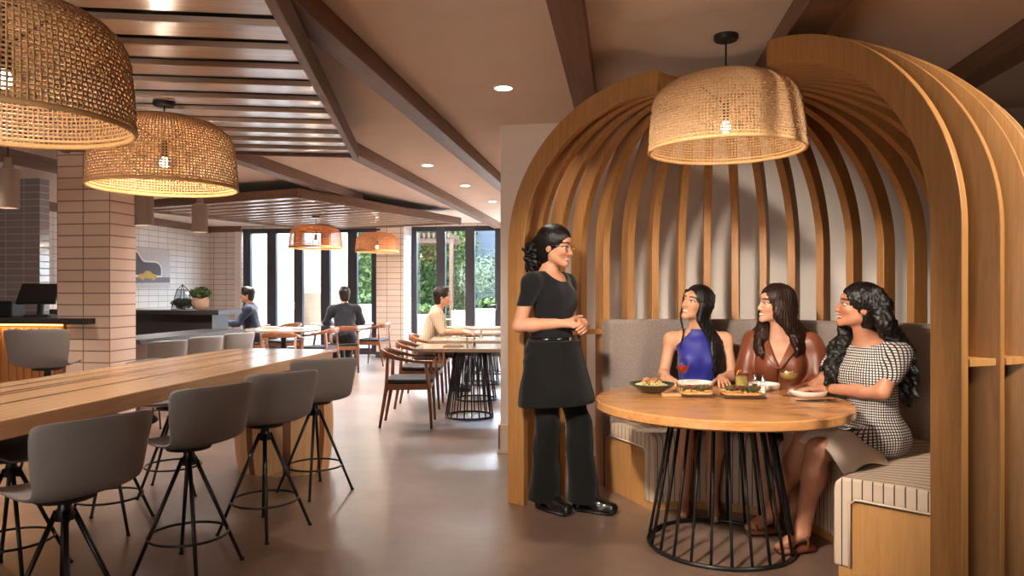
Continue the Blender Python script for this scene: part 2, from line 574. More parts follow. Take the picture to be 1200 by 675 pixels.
def rib_mesh(ro):
    """half arch in the local xz plane: post, then a quarter round up to the open crown"""
    outer = [(ro, 0.0), (ro, SPRING)]
    inner = [(ro - RD, 0.0), (ro - RD, SPRING)]
    a, h = ro - RC, CROWN - SPRING
    for i in range(1, 29):
        f = i / 28 * PI / 2
        outer.append((RC + a * math.cos(f), SPRING + h * math.sin(f)))
        inner.append((RC + (a - RD) * math.cos(f), SPRING + (h - RD) * math.sin(f)))
    n = len(outer)
    vs = []; fs = []
    for (o, i_) in zip(outer, inner):
        for y in (-RT / 2, RT / 2):
            vs.append((o[0], y, o[1])); vs.append((i_[0], y, i_[1]))
    for k in range(n - 1):
        p = 4 * k; q = p + 4
        fs += [(p, p + 2, q + 2, q), (p + 1, q + 1, q + 3, p + 3), (p, q, q + 1, p + 1), (p + 2, p + 3, q + 3, q + 2)]
    fs += [(0, 1, 3, 2), (4 * (n - 1), 4 * (n - 1) + 2, 4 * (n - 1) + 3, 4 * (n - 1) + 1)]
    return MB().add(vs, fs)


def sweep(prof, d0, d1, seg):
    """profile points ('i', off, z) measured out from the inner round, ('o', off, z) measured in from the ribs' inner face"""
    m = MB(); n = len(prof); vs = []; fs = []
    for i in range(seg + 1):
        an = A(d0 + (d1 - d0) * i / seg)
        ro = r_out(an) - RD
        for k, off, z in prof:
            r = .60 + off if k == 'i' else (ro - off)
            if k == 'm': r = .60 + (ro - .60) * off
            vs.append((r * math.cos(an), r * math.sin(an), z))
    for i in range(seg):
        for k in range(n):
            k2 = (k + 1) % n
            fs.append((i * n + k, (i + 1) * n + k, (i + 1) * n + k2, i * n + k2))
    fs.append(tuple(range(n))); fs.append(tuple(seg * n + k for k in range(n))[::-1])
    return m.add(vs, fs)


booth = thing('dome_booth', 'open oak dome of curved ribs built around the round booth table', 'booth', BQ, 0)
for k in range(NR):
    an = A(RIB[k])
    r = rib_mesh(r_out(an)).build('rib', M['oak'], booth, bevel=.004)
    r.rotation_euler = (0, 0, an)
a_end = A_R
MB().sector([(RC + .06, 2.465), (RC + .06, 2.555), (RC - .005, 2.555), (RC - .005, 2.465)], A(a_end + 4), A(A_L - 4), 48).build('crown_ring', M['oak'], booth, auto=40, bevel=.003)
# shelves let in between neighbouring ribs
for k in range(NR - 1):
    hi, lo = RIB[k], RIB[k + 1]
    rm = .5 * (r_out(A(hi)) + r_out(A(lo)))
    half = math.degrees(RT / 2 / (rm - RD)) + .05
    if k < 4 or k > NR - 8:
        sweep([('o', 0, 1.05), ('o', -RD + .004, 1.05), ('o', -RD + .004, 1.08), ('o', 0, 1.08)], lo + half, hi - half, 3).build('shelf', M['oak_edge'], booth, bevel=.002)
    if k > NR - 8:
        sweep([('o', 0, .0), ('o', -.012, .0), ('o', -.012, 1.05), ('o', 0, 1.05)], lo + half, hi - half, 3).build('back_panel', M['shaded_panel'], booth)

# ------ bench
def striped(name):
    """cream upholstery with fine dark stripes that run from the back to the front"""
    t = NT(name)
    tc = t.new('ShaderNodeTexCoord'); sp = t.new('ShaderNodeSeparateXYZ')
    t.link(tc.outputs['Object'], sp.inputs[0])
    at = t.new('ShaderNodeMath'); at.operation = 'ARCTAN2'
    t.link(sp.outputs[1], at.inputs[0]); t.link(sp.outputs[0], at.inputs[1])
    ml = t.new('ShaderNodeMath'); ml.operation = 'MULTIPLY'; ml.inputs[1].default_value = 15.5
    t.link(at.outputs[0], ml.inputs[0])
    fr = t.new('ShaderNodeMath'); fr.operation = 'FRACT'; t.link(ml.outputs[0], fr.inputs[0])
    r = t.ramp(fr.outputs[0], [(0.0, lin((60, 52, 50))), (0.11, lin((60, 52, 50))), (0.13, lin((202, 180, 158))), (1.0, lin((206, 184, 162)))])
    r.color_ramp.interpolation = 'CONSTANT'
    t.link(r.outputs['Color'], t.b.inputs['Base Color'])
    t.b.inputs['Roughness'].default_value = 0.9
    nz = t.new('ShaderNodeTexNoise'); nz.inputs['Scale'].default_value = 180
    t.bump(nz.outputs['Fac'], 0.2, 0.002)
    return t.m


M['striped'] = striped('cream_pinstripe')
bench = thing('booth_bench', 'curved banquette with grey backrest and cream pinstriped seat under the dome', 'bench', BQ, 0)
B0, B1 = -42.5, 112.0
sweep([('i', .07, .0), ('o', .01, .0), ('o', .01, .36), ('i', .07, .36)], B0, B1, 60).build('base', M['oak_edge'], bench, auto=40)
prof = [('o', .10, .375), ('i', .10, .375), ('i', .075, .35), ('i', .075, .05), ('i', .0, .05)]
for i in range(0, 9):
    f = PI - i / 8 * PI / 2
    prof.append(('i', .06 + .06 * math.cos(f), .41 + .06 * math.sin(f)))
prof += [('m', .5, .476), ('o', .13, .470), ('o', .10, .45)]
seat = sweep(prof, B0 - 1.2, B1 + 1.0, 84).build('seat_cushion', M['striped'], bench, auto=50, bevel=.012, bseg=3)
# on the two cut ends the stripes run upright, spaced along the radius
t = NT('cream_pinstripe_ends')
tc = t.new('ShaderNodeTexCoord'); sp = t.new('ShaderNodeSeparateXYZ'); t.link(tc.outputs['Object'], sp.inputs[0])
cx = t.new('ShaderNodeCombineXYZ'); t.link(sp.outputs[0], cx.inputs[0]); t.link(sp.outputs[1], cx.inputs[1])
ln = t.new('ShaderNodeVectorMath'); ln.operation = 'LENGTH'; t.link(cx.outputs[0], ln.inputs[0])
ml = t.new('ShaderNodeMath'); ml.operation = 'MULTIPLY'; ml.inputs[1].default_value = 22.0; t.link(ln.outputs['Value'], ml.inputs[0])
fr = t.new('ShaderNodeMath'); fr.operation = 'FRACT'; t.link(ml.outputs[0], fr.inputs[0])
r = t.ramp(fr.outputs[0], [(0.0, lin((60, 52, 50))), (0.10, lin((60, 52, 50))), (0.12, lin((202, 180, 158))), (1.0, lin((206, 184, 162)))])
r.color_ramp.interpolation = 'CONSTANT'
t.link(r.outputs['Color'], t.b.inputs['Base Color']); t.b.inputs['Roughness'].default_value = .9
seat.data.materials.append(t.m)
for p in seat.data.polygons:
    if len(p.vertices) > 4: p.material_index = 1

for dg in (B0 - 1.2, B1 + 1.0):
    an = A(dg); ro = r_out(an) - RD
    pts = [((ro - .10), .375), (.70, .375), (.675, .35), (.675, .05)]
    MB().tube([(r * math.cos(an), r * math.sin(an), z) for r, z in pts], .006, 6).build('piping', M['paper'], seat, smooth=True)
bp = [('o', .13, .44), ('o', .125, 1.10)]
for i in range(0, 7):
    f = PI - i / 6 * PI / 2
    bp.append(('o', .095 - .03 * math.cos(f), 1.12 + .03 * math.sin(f)))
bp += [('o', .04, 1.15), ('o', .012, 1.14), ('o', .004, 1.11), ('o', .004, .36), ('o', .10, .36)]
sweep(bp, B0 - .5, B1 + 1.2, 84).build('backrest', M['grey_fabric'], bench, auto=50, bevel=.02, bseg=3)
sweep([('i', .02, .0), ('i', .07, .0), ('i', .07, .05), ('i', .02, .05)], B0, B1, 60).build('kick_board', M['oak_edge'], bench, auto=40)

# ------ round table with the wire drum foot
def wire_drum(parent, z_top, r_top, r_bot, nrod, rod=.0065):
    m = MB().ring((0, 0, .012), r_bot, .011, 56, 8)
    m.build('base_ring', M['black_metal'], parent, smooth=True)
    m = MB().ring((0, 0, z_top - .012), r_top, .009, 48, 8)
    for k in (0, 1, 2, 3):
        a = k * PI / 4
        m.box((0, 0, z_top - .006), (2 * r_top, .03, .008), rz=a)
    m.build('top_ring', M['black_metal'], parent, auto=40)
    first = None
    for k in range(nrod):
        a = 2 * PI * (k + .5) / nrod
        if first is None:
            first = MB().tube([(r_bot, 0, .012), (r_top, 0, z_top - .01)], rod, 8).build('rod', M['black_metal'], parent, smooth=True)
            first.rotation_euler = (0, 0, a)
        else:
            o = first.copy(); COL.objects.link(o); o.parent = parent; o.rotation_euler = (0, 0, a)


TC = W(1.105, 3.85)
TT = 0.770
rt = thing('round_table', 'round oak table on a black wire drum base inside the dome booth', 'table', TC, TH)
pr = [(0, TT - .05), (.645, TT - .05), (.655, TT - .042), (.655, TT - .006), (.649, TT), (0, TT)]
MB().lathe(pr, 96).build('tabletop', M['table_oak'], rt, auto=30)
wire_drum(rt, TT - .05, .25, .375, 24, .0078)


# =================================================================== rattan pendants
def weave(R0, H, r_top, nvert, nhoop, rod, open_=False):
    """dome profile (r,z) with z=0 at the rim"""
    prof = []
    for i in range(33):
        t = i / 32
        # straight-ish side that rolls over into a shallow top
        if t < .5:
            s = t / .5
            prof.append((R0 * (1.0 - .015 * s - .03 * s * s), H * .56 * s))
        else:
            f = (t - .5) / .5 * PI / 2
            prof.append((r_top + (R0 * .955 - r_top) * math.cos(f) ** .75, H * (.56 + .44 * math.sin(f))))
    # resample by length
    L = [0]
    for p, q in zip(prof[:-1], prof[1:]): L.append(L[-1] + math.hypot(q[0] - p[0], q[1] - p[1]))

    def at(s):
        for i in range(len(L) - 1):
            if s <= L[i + 1] + 1e-9:
                f = (s - L[i]) / max(1e-9, L[i + 1] - L[i])
                return (prof[i][0] + f * (prof[i + 1][0] - prof[i][0]), prof[i][1] + f * (prof[i + 1][1] - prof[i][1]))
        return prof[-1]
    return at, L[-1]


def cane_shade(R0, H, nvert, nhoop, rod):
    at, LT = weave(R0, H, .05, 0, 0, rod)
    m = MB()
    for j in range(nhoop):
        r, z = at(LT * (j + .5) / nhoop)
        seg = max(24, int(96 * r / R0))
        m.ring((0, 0, z), r, rod, seg, 4)
    for k in range(nvert):
        a = 2 * PI * k / nvert
        top = .96 if k % 2 == 0 else .74
        if k % 4 == 2: top = .84
        pts = []
        for j in range(23):
            r, z = at(LT * top * j / 22)
            pts.append(((r + rod * .9 * (1 if j % 2 else -1)) * math.cos(a), (r + rod * .9 * (1 if j % 2 else -1)) * math.sin(a), z))
        m.tube(pts, rod, 4, caps=False)
    return m, at, LT


bulb_glow = glow('bulb_glass', (255, 240, 224), 8.0)
proto_sh = {}


def rattan_lamp(label, loc, rim_z, ceil_z, R0=.41, H=.40, watts=22, nv=144, nh=42, rod=.0043, group=None, canopy_r=.058, name='rattan_pendant', cane='cane'):
    t = thing(name, label, 'pendant lamp', (loc[0], loc[1], rim_z), 0.3, group)
    key = (R0, H, nv, nh, rod)
    if key not in proto_sh:
        m, at, LT = cane_shade(R0, H, nv, nh, rod)
        sh = m.build('lamp_shade', M[cane], t, smooth=True)
        rim = MB().ring((0, 0, 0), R0, .010, 96, 8).ring((0, 0, .022), R0 * .997, .006, 96, 6).build('rim', M['cane_rim'], sh, smooth=True)
        proto_sh[key] = (sh.data, rim.data)
    else:
        sd, rd = proto_sh[key]
        sh = bpy.data.objects.new('lamp_shade', sd); COL.objects.link(sh); sh.parent = t
        rim = bpy.data.objects.new('rim', rd); COL.objects.link(rim); rim.parent = sh
    top = ceil_z - rim_z
    MB().tube([(0, 0, H - .16), (0, 0, top - .01)], .005, 8).build('cord', M['black'], t, smooth=True)
    MB().lathe([(0, top - .03), (canopy_r, top - .03), (canopy_r + .006, top - .02), (canopy_r + .006, top), (0, top)], 32).build('canopy', M['black'], t, auto=40)
    bs = MB().lathe([(0, H - .15), (.022, H - .15), (.024, H - .24), (0, H - .24)], 20)
    bs.tube([(0, 0, H - .16), (0, R0 * .35, H - .06)], .003, 5).tube([(0, 0, H - .16), (0, -R0 * .35, H - .06)], .003, 5).tube([(0, 0, H - .16), (R0 * .35, 0, H - .06)], .003, 5).tube([(0, 0, H - .16), (-R0 * .35, 0, H - .06)], .003, 5)
    bs.build('bulb_socket', M['black'], t, auto=40)
    MB().lathe([(.0, H - .305), (.014, H - .302), (.024, H - .288), (.027, H - .276), (.024, H - .262), (.016, H - .24), (0, H - .24)], 20).build('bulb', bulb_glow, t, smooth=True)
    li = bpy.data.lights.new('pendant_light', 'POINT'); li.energy = watts; li.color = (1.0, .83, .62); li.shadow_soft_size = .03
    lo = bpy.data.objects.new('pendant_light', li); COL.objects.link(lo); lo.location = (loc[0], loc[1], rim_z + H - .30)
    li.use_shadow = True
    return t


GP = 'woven rattan dome pendants'
rattan_lamp('woven rattan dome pendant lamp hanging over the booth table', W(1.15, 3.9), 2.10, CEIL, .405, .40, 4, group=GP)
rattan_lamp('large woven rattan pendant lamp cut off by the top left corner', W(-1.78, 2.54), 1.93, 2.49, .41, .43, 3, group=GP)
rattan_lamp('woven rattan pendant lamp in front of the tiled pillar over the bar table', W(-2.10, 4.38), 1.97, 2.49, .415, .42, 13, group=GP)
rattan_lamp('see-through rattan pendant lamp with copper tone before the left glass doors', W(-3.03, 11.2), 2.0, 2.5, .40, .36, 8, 60, 22, .0042, group=GP, cane='cane_copper')
rattan_lamp('rattan pendant lamp before the tiled pier between the glass doors', W(-2.53, 13.6), 2.07, 2.5, .40, .36, 10, 60, 22, .0052, group=GP, cane='cane_copper')

# =================================================================== small ceramic pendants
def ceramic_pendant(label, x, d, z0, z1, r, zc):
    t = thing('ceramic_pendant', label, 'pendant lamp', W(x, d, z0), 0, 'taupe ceramic pendants')
    h = z1 - z0
    m = MB().lathe([(r - .012, 0), (r, 0), (r, h), (r * .93, h + .012), (.04, h + .02), (.026, h + .10), (.02, h + .11), (0, h + .11)], 32)
    m.lathe([(r - .012, 0), (r - .014, h - .02), (0, h - .02)], 32)
    m.build('lamp_shade', M['taupe'], t, auto=35)
    MB().tube([(0, 0, h + .1), (0, 0, zc - z0)], .006, 8).build('cord', M['black'], t, smooth=True)
    MB().lathe([(0, zc - z0 - .02), (.06, zc - z0 - .02), (.06, zc - z0), (0, zc - z0)], 24).build('canopy', M['taupe'], t, auto=35)
    MB().lathe([(0, .05), (.03, .055), (.04, .08), (.03, .11), (0, .115)], 16).build('bulb', bulb_glow, t, smooth=True)


ceramic_pendant('ceramic cylinder pendant at the left edge beside the bar', -4.1, 5.9, 2.017, 2.32, .082, 2.72)
ceramic_pendant('ceramic cylinder pendant right beside the tiled pillar', -3.55, 7.0, 1.975, 2.275, .085, 2.72)
ceramic_pendant('ceramic cylinder pendant second from the tiled pillar', -3.40, 7.9, 1.98, 2.27, .082, 2.72)

# =================================================================== downlights
down_glow = glow('downlight_diffuser', (255, 240, 220), 9.0)


def downlight(label, x, d):
    p = W(x, d)
    t = thing('recessed_downlight', label, 'downlight', (p.x, p.y, CEIL), 0, 'recessed ceiling downlights')
    MB().lathe([(.058, -.006), (.066, -.006), (.068, 0.0), (.058, 0.0)], 32).build('trim_ring', M['white_wall'], t, auto=40)
    MB().lathe([(0, -.004), (.058, -.004), (.058, .0), (0, .0)], 32).build('diffuser', down_glow, t)


downlight('recessed downlight nearest the booth in the bare ceiling', -.058, 4.91)
downlight('recessed downlight second from the booth', -.925, 7.95)
downlight('recessed downlight third from the booth', -.612, 9.5)
downlight('smallest recessed downlight far down by the partition wall', -.30, 11.2)
# =================================================================== bar table, stools, bar, pillar
BT = 0.885
bt = thing('bar_table', 'long oak counter height table with dark inlay stripes and barrel pedestal', 'table', (-2.635, 3.3, 0), 0)


def rounded_rect(x0, x1, y0, y1, r, n=8):
    pts = []
    for cx, cy, a0 in ((x1 - r, y1 - r, 0), (x0 + r, y1 - r, 90), (x0 + r, y0 + r, 180), (x1 - r, y0 + r, 270)):
        for i in range(n + 1):
            a = math.radians(a0 + 90 * i / n)
            pts.append((cx + r * math.cos(a), cy + r * math.sin(a)))
    return pts


TX0, TX1, TY0, TY1 = -.44, .44, -3.3, 2.13
MB().prism(rounded_rect(TX0, TX1, TY0, TY1, .16), BT - .075, BT).build('tabletop', M['bar_oak'], bt, auto=35, bevel=.006)
for sx in (-.285, -.14, -.085, .13):
    MB().bx(sx - .012, sx + .012, TY0 + .03, TY1 - .03, BT - .02, BT + .0008).build('inlay', M['bar_walnut'], bt)
MB().bx(-.26, .26, TY0 + .3, TY1 - .35, BT - .115, BT - .075).build('under_frame', M['black'], bt, bevel=.004)


def barrel(yc, parent):
    """pedestal of upright staves, oval in plan, bulging at mid height"""
    N = 40; rows = 14
    groups = {}
    ped = MB()
    stv = []
    for k in range(N):
        a0, a1 = 2 * PI * k / N, 2 * PI * (k + 1) / N
        P = []
        for i in range(rows + 1):
            z = (BT - .075) * i / rows
            bul = .80 + .20 * math.sin(PI * (.15 + .80 * i / rows)) ** .8
            row = []
            for a in (a0, a1):
                row.append((.10 + .38 * bul * math.cos(a), yc + .27 * bul * math.sin(a), z))
            P.append(row)
        dark = k % 5 == 2
        stv.append((dark, P))
    lm, dm = MB(), MB()
    for dark, P in stv:
        (dm if dark else lm).grid(P)
    cap = MB()
    lm.prism([(.10 + .285 * math.cos(2 * PI * k / N), yc + .21 * math.sin(2 * PI * k / N)) for k in range(N)], .0, .01)
    o = lm.build('pedestal', M['ped_oak'], parent, auto=30)
    dm.build('dark_stave', M['ped_walnut'], o, auto=30)


M['ped_oak'] = wood('pedestal_oak', (232, 186, 138), (212, 162, 114), (18, 18, 1.2), 0.4)
M['ped_walnut'] = wood('pedestal_walnut', (140, 86, 52), (104, 62, 36), (18, 18, 1.2), 0.4)
barrel(1.88, bt)
barrel(-2.9, bt)


# ------ swivel stools
def stool_shell():
    """one curled shell: seat, bend and backrest; local +y is where the sitter faces"""
    prof = [(.205, .008), (.19, .024), (.13, .028), (.04, .018), (-.06, .010), (-.125, .014), (-.175, .036), (-.205, .075), (-.222, .13), (-.236, .20), (-.248, .27), (-.254, .312)]
    wid = [.150, .172, .188, .197, .198, .194, .193, .198, .206, .214, .222, .216]
    NU = 14
    P = []
    for i, (y, z) in enumerate(prof):
        row = []
        t = i / (len(prof) - 1)
        back = max(0.0, min(1.0, (t - .45) / .3))
        for j in range(NU + 1):
            u = -1 + 2 * j / NU
            x = wid[i] * (math.sin(u * PI / 2 * .92) / math.sin(PI / 2 * .92) * .5 + u * .5)
            up = .030 * (1 - back) * abs(u) ** 2.4 * (1.0 if i > 1 else .4)
            fw = .060 * back * abs(u) ** 2.2
            dz = 0.0
            if i == len(prof) - 1: dz = -.014 * abs(u) ** 6
            row.append((x, y + fw, z + up + dz))
        P.append(row)
    return MB().grid(P)


def make_stool(name, label, group, seat_z=.60, cat='bar stool'):
    t = thing(name, label, cat, (0, 0, 0), 0, group)
    k = seat_z / .60
    o = stool_shell().build('seat_shell', M['grey_plastic'], t, smooth=True, solid=.011, sub=1)
    o.location = (0, 0, seat_z)
    MB().lathe([(0, seat_z - .012), (.10, seat_z - .012), (.11, seat_z + .006), (0, seat_z + .006)], 24).build('seat_plate', M['black'], t, auto=40)
    MB().lathe([(0, seat_z - .09), (.034, seat_z - .09), (.038, seat_z - .07), (.024, seat_z - .045), (.022, seat_z - .012), (0, seat_z - .012)], 20).build('swivel_column', M['black_metal'], t, auto=40)
    for i in range(4):
        a = PI / 4 + i * PI / 2 + .35
        c, s = math.cos(a), math.sin(a)
        leg = MB().tube([(.026 * c, .026 * s, seat_z - .055), (.245 * c, .245 * s, .006)], [.0105, .0085], 10).build('leg', M['black_metal'], t, smooth=True)
        MB().lathe([(0, 0), (.011, 0), (.011, .012), (0, .012)], 12, c=(.246 * c, .246 * s, 0)).build('foot_glide', M['black'], leg)
    zr = .175
    rr = .026 + (.245 - .026) * (1 - (zr - .006) / (seat_z - .061)) + .004
    MB().ring((0, 0, zr), rr, .0065, 56, 8).build('footrest_ring', M['black_metal'], t, smooth=True)
    return t


GS = 'grey swivel stools at the bar table'
stool = make_stool('swivel_stool', 'grey shell stool nearest the camera, cut off by the bottom left edge', GS)
stool.location = W(-1.64, 2.66); stool.rotation_euler = (0, 0, A(150) - PI / 2)


def put_stool(x, d, head, label, group=GS, proto=None):
    return dup(proto or stool, W(x, d), A(head) - PI / 2, label, group)


put_stool(-1.56, 3.50, 147, 'grey shell stool second from the camera on the near side of the bar table')
put_stool(-1.39, 4.08, 136, 'grey shell stool third from the camera, in front of the barrel pedestal')
put_stool(-1.325, 4.88, 122, 'grey shell stool at the far right corner of the bar table')
GF = 'stools across the bar table'
low = make_stool('swivel_stool', 'stool across the bar table nearest the camera, mostly hidden by the tabletop', GF, .565)
low.location = W(-2.36, 3.42); low.rotation_euler = (0, 0, A(-20) - PI / 2)
put_stool(-2.30, 4.14, -14, 'stool across the bar table between the two nearest grey shells, only legs showing', GF, low)
put_stool(-2.28, 4.88, -8, 'stool across the bar table seen behind the second grey shell, only legs showing', GF, low)

GI = 'stools at the black island'
isl_st = make_stool('swivel_stool', 'grey stool beside the tiled pillar at the black island', GI, .545)
isl_st.location = W(-3.557, 7.25); isl_st.rotation_euler = (0, 0, A(150) - PI / 2)
put_stool(-3.457, 7.90, 150, 'middle grey stool in front of the black island', GI, isl_st)
put_stool(-3.36, 8.60, 150, 'grey stool at the far end of the black island', GI, isl_st)
bst = make_stool('tall_bar_stool', 'tall grey stool standing at the wood fronted bar with glowing edge', None, .76)
bst.location = W(-3.52, 5.5); bst.rotation_euler = (0, 0, A(102) - PI / 2)

# ------ tiled pillar
PX0, PX1, PY0, PY1 = -5.47, -4.90, 6.36, 6.74
pil = struct(MB().bx(PX0, PX1, PY0, PY1, 0, CEIL).build('wall_pillar', tiles('pillar_tile', (234, 208, 190), (226, 200, 182), (142, 112, 92), 'xz', tw=.285, th=.1125, shift=(5.47, .03))))
# the side faces need their own tile mapping
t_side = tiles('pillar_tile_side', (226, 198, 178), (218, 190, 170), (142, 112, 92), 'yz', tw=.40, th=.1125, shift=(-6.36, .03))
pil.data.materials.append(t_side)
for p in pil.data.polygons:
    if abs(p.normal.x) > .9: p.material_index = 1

# ------ bar with lit edge at far left
bar = thing('bar_counter', 'bar with black top, glowing strip and grooved wood front at far left', 'counter', (0, 0, 0))
BX1, BXB, BY0, BYB = -5.05, -5.37, 6.21, 6.33
MB().prism([(LEFT_X + .5, BY0), (BX1, BY0), (BX1, 6.355), (-5.475, 6.355), (-5.475, 6.95), (LEFT_X + .5, 6.95)], 1.022, 1.078).build('countertop', M['counter_black'], bar, bevel=.004)
MB().bx(LEFT_X + .5, -5.475, BYB, 6.90, 0.0, 1.02).bx(-5.475, BXB, BYB, 6.355, 0, 1.02).build('body', M['bar_front'], bar)
for i in range(30):
    x = BXB - .045 - i * .085
    MB().bx(x - .037, x + .037, BYB - .014, BYB, .06, .985).build('front_board', M['bar_front'], bar, bevel=.004)
MB().bx(LEFT_X + .5, BXB, BYB - .03, BYB - .015, 1.004, 1.02).build('light_strip', glow('led_strip', (255, 176, 70), 5.0), bar)
li = bpy.data.lights.new('bar_strip_light', 'AREA'); li.shape = 'RECTANGLE'; li.size = 2.8; li.size_y = .02; li.energy = 3; li.color = (1, .62, .22); li.spread = math.radians(110)
lo = bpy.data.objects.new('bar_strip_light', li); COL.objects.link(lo); lo.location = (BXB - 1.45, BYB - .045, 1.012); lo.rotation_euler = (math.radians(14), 0, 0)

# dark tiled wall behind the bar
struct(MB().bx(LEFT_X, -7.03, 7.9, 8.05, 0, CEIL).build('wall_bar', tile_grey_x))
# till
till = thing('till_screen', 'black point of sale screen tilted on the bar top', 'till', (-5.84, 6.55, 1.078), 0.35)
MB().box((0, 0, .235), (.36, .03, .25), R=Matrix.Rotation(math.radians(-38), 3, 'X') @ Matrix.Rotation(.0, 3, 'Z')).build('screen', M['black'], till, bevel=.008)
MB().tube([(0, .03, .02), (0, .06, .2)], .03, 10).box((0, .03, .012), (.22, .2, .024)).build('stand', M['black'], till, auto=40)
cb = thing('receipt_printer', 'black receipt printer box beside the till screen', 'printer', (-6.2, 6.55, 1.078), 0.25)
MB().bx(-.11, .11, -.12, .12, 0, .15).build('body', M['black'], cb, bevel=.012)
MB().bx(-.09, .09, -.10, .02, .15, .165).build('lid', M['counter_black'], cb, bevel=.006)

# ------ black island with a low ledge
isl = thing('black_island', 'black service island with raised counter and lower ledge', 'counter', (0, 0, 0))
MB().bx(-7.9, -5.27, 8.90, 9.5, 1.02, 1.085).build('raised_top', M['counter_black'], isl, bevel=.004)
MB().bx(-7.8, -5.42, 9.0, 9.4, 0, 1.02).build('raised_body', M['counter_black'], isl)
MB().bx(-5.45, -4.88, 6.78, 8.85, .79, .84).build('ledge_top', M['counter_black'], isl, bevel=.004)
MB().bx(-5.42, -5.12, 6.8, 8.8, 0, .79).build('ledge_body', M['bar_front'], isl)


def leaves(m, c, r, n, size, flat=.5):
    c = Vector(c)
    for _ in range(n):
        d = Vector((random.gauss(0, 1), random.gauss(0, 1), random.gauss(0, 1) * .8)).normalized()
        p = c + Vector((d.x * r[0], d.y * r[1], d.z * r[2])) * random.uniform(.55, 1.0)
        u = d.orthogonal().normalized(); w = d.cross(u)
        a = random.uniform(0, 2 * PI)
        uu = (u * math.cos(a) + w * math.sin(a)) * size * random.uniform(.7, 1.3)
        ww = (w * math.cos(a) - u * math.sin(a) + d * random.uniform(-.4, .8)) * size * .5
        q = p + d * size * .2
        m.add([p - uu, q - ww * .9, p + uu, q + ww], [(0, 1, 2, 3)])
    return m


pot = thing('potted_plant', 'leafy plant in a pale round pot on the island counter', 'plant', (-5.68, 9.15, 1.085))
MB().lathe([(0, 0), (.07, 0), (.10, .03), (.115, .10), (.10, .165), (.088, .17), (.085, .15), (0, .15)], 32).build('pot', M['terracotta'], pot, auto=40)
leaves(MB(), (0, 0, .22), (.15, .15, .09), 260, .035).build('foliage', M['leaf'], pot)
ter = thing('glass_terrarium', 'wire framed glass terrarium with dark plants on the island counter', 'terrarium', (-5.93, 9.12, 1.085))
m = MB()
fr = [(.10, .10, 0), (-.10, .10, 0), (-.10, -.10, 0), (.10, -.10, 0)]
tp = [(.05, .05, .27), (-.05, .05, .27), (-.05, -.05, .27), (.05, -.05, .27)]
for i in range(4):
    m.tube([fr[i], fr[(i + 1) % 4]], .005, 6).tube([tp[i], tp[(i + 1) % 4]], .005, 6).tube([fr[i], tp[i]], .005, 6).tube([tp[i], (0, 0, .34)], .005, 6)
m.build('wire_frame', M['black'], ter)
m = MB()
for i in range(4): m.add([fr[i], fr[(i + 1) % 4], tp[(i + 1) % 4], tp[i]], [(0, 1, 2, 3)])
m.build('glass', M['pane'], ter)
M['leaf_dark'] = plain('leaf_dark', (52, 60, 40), 0.5, noise=0.3, nscale=30)
leaves(MB(), (0, 0, .09), (.15, .13, .08), 220, .03).build('foliage', M['leaf_dark'], ter)

# ------ picture on the left wall
pic = thing('wall_canvas', 'canvas with a dark piano shape and a small yellow car on tiled wall', 'picture', (LEFT_X + .005, 12.35, 1.77), 0)
pw, ph = 1.44, .74
MB().bx(0, .03, -pw / 2, pw / 2, -ph / 2, ph / 2).build('canvas', plain('canvas_grey', (200, 196, 196), .8, noise=.05), pic)


def decal(name, pts, mat, lift):
    vs = [(.03, y, z) for y, z in pts] + [(.03 + lift, y, z) for y, z in pts]
    n = len(pts)
    MB().add(vs, [tuple(range(n, 2 * n)), tuple(range(n))[::-1]] + [(i, (i + 1) % n, n + (i + 1) % n, n + i) for i in range(n)]).build(name, mat, pic)


def piano(e):
    c = [(-.70, -.14 - e), (-.70, .33 + e), (-.34, .33 + e)]
    for i in range(11):
        f = i / 10
        c.append((-.34 + .30 * f + e * .4, .30 - .20 * (0.5 - .5 * math.cos(PI * f)) + e))
    for i in range(9):
        f = PI / 2 - i / 8 * PI / 2
        c.append((.26 + (.18 + e) * math.cos(f), -.04 + (.14 + e) * math.sin(f)))
    c.append((.44 + e, -.14 - e))
    return c


decal('road_band', [(-.72, -.30), (.72, -.27), (.72, -.17), (-.72, -.19)], plain('print_grey', (128, 126, 128), .8, noise=.15), .001)
decal('piano_outline', piano(.03), plain('print_pale', (232, 230, 230), .8, noise=.03), .001)
decal('piano_shape', piano(0), plain('print_dark', (104, 102, 110), .8, noise=.1), .002)
decal('car_shape', [(-.24, -.20), (-.22, -.13), (-.08, -.11), (-.02, -.06), (.12, -.06), (.18, -.11), (.30, -.13), (.31, -.20), (.26, -.20), (.22, -.245), (.17, -.20), (-.06, -.20), (-.11, -.245), (-.16, -.20)], plain('print_yellow', (206, 172, 92), .7, noise=.1), .003)
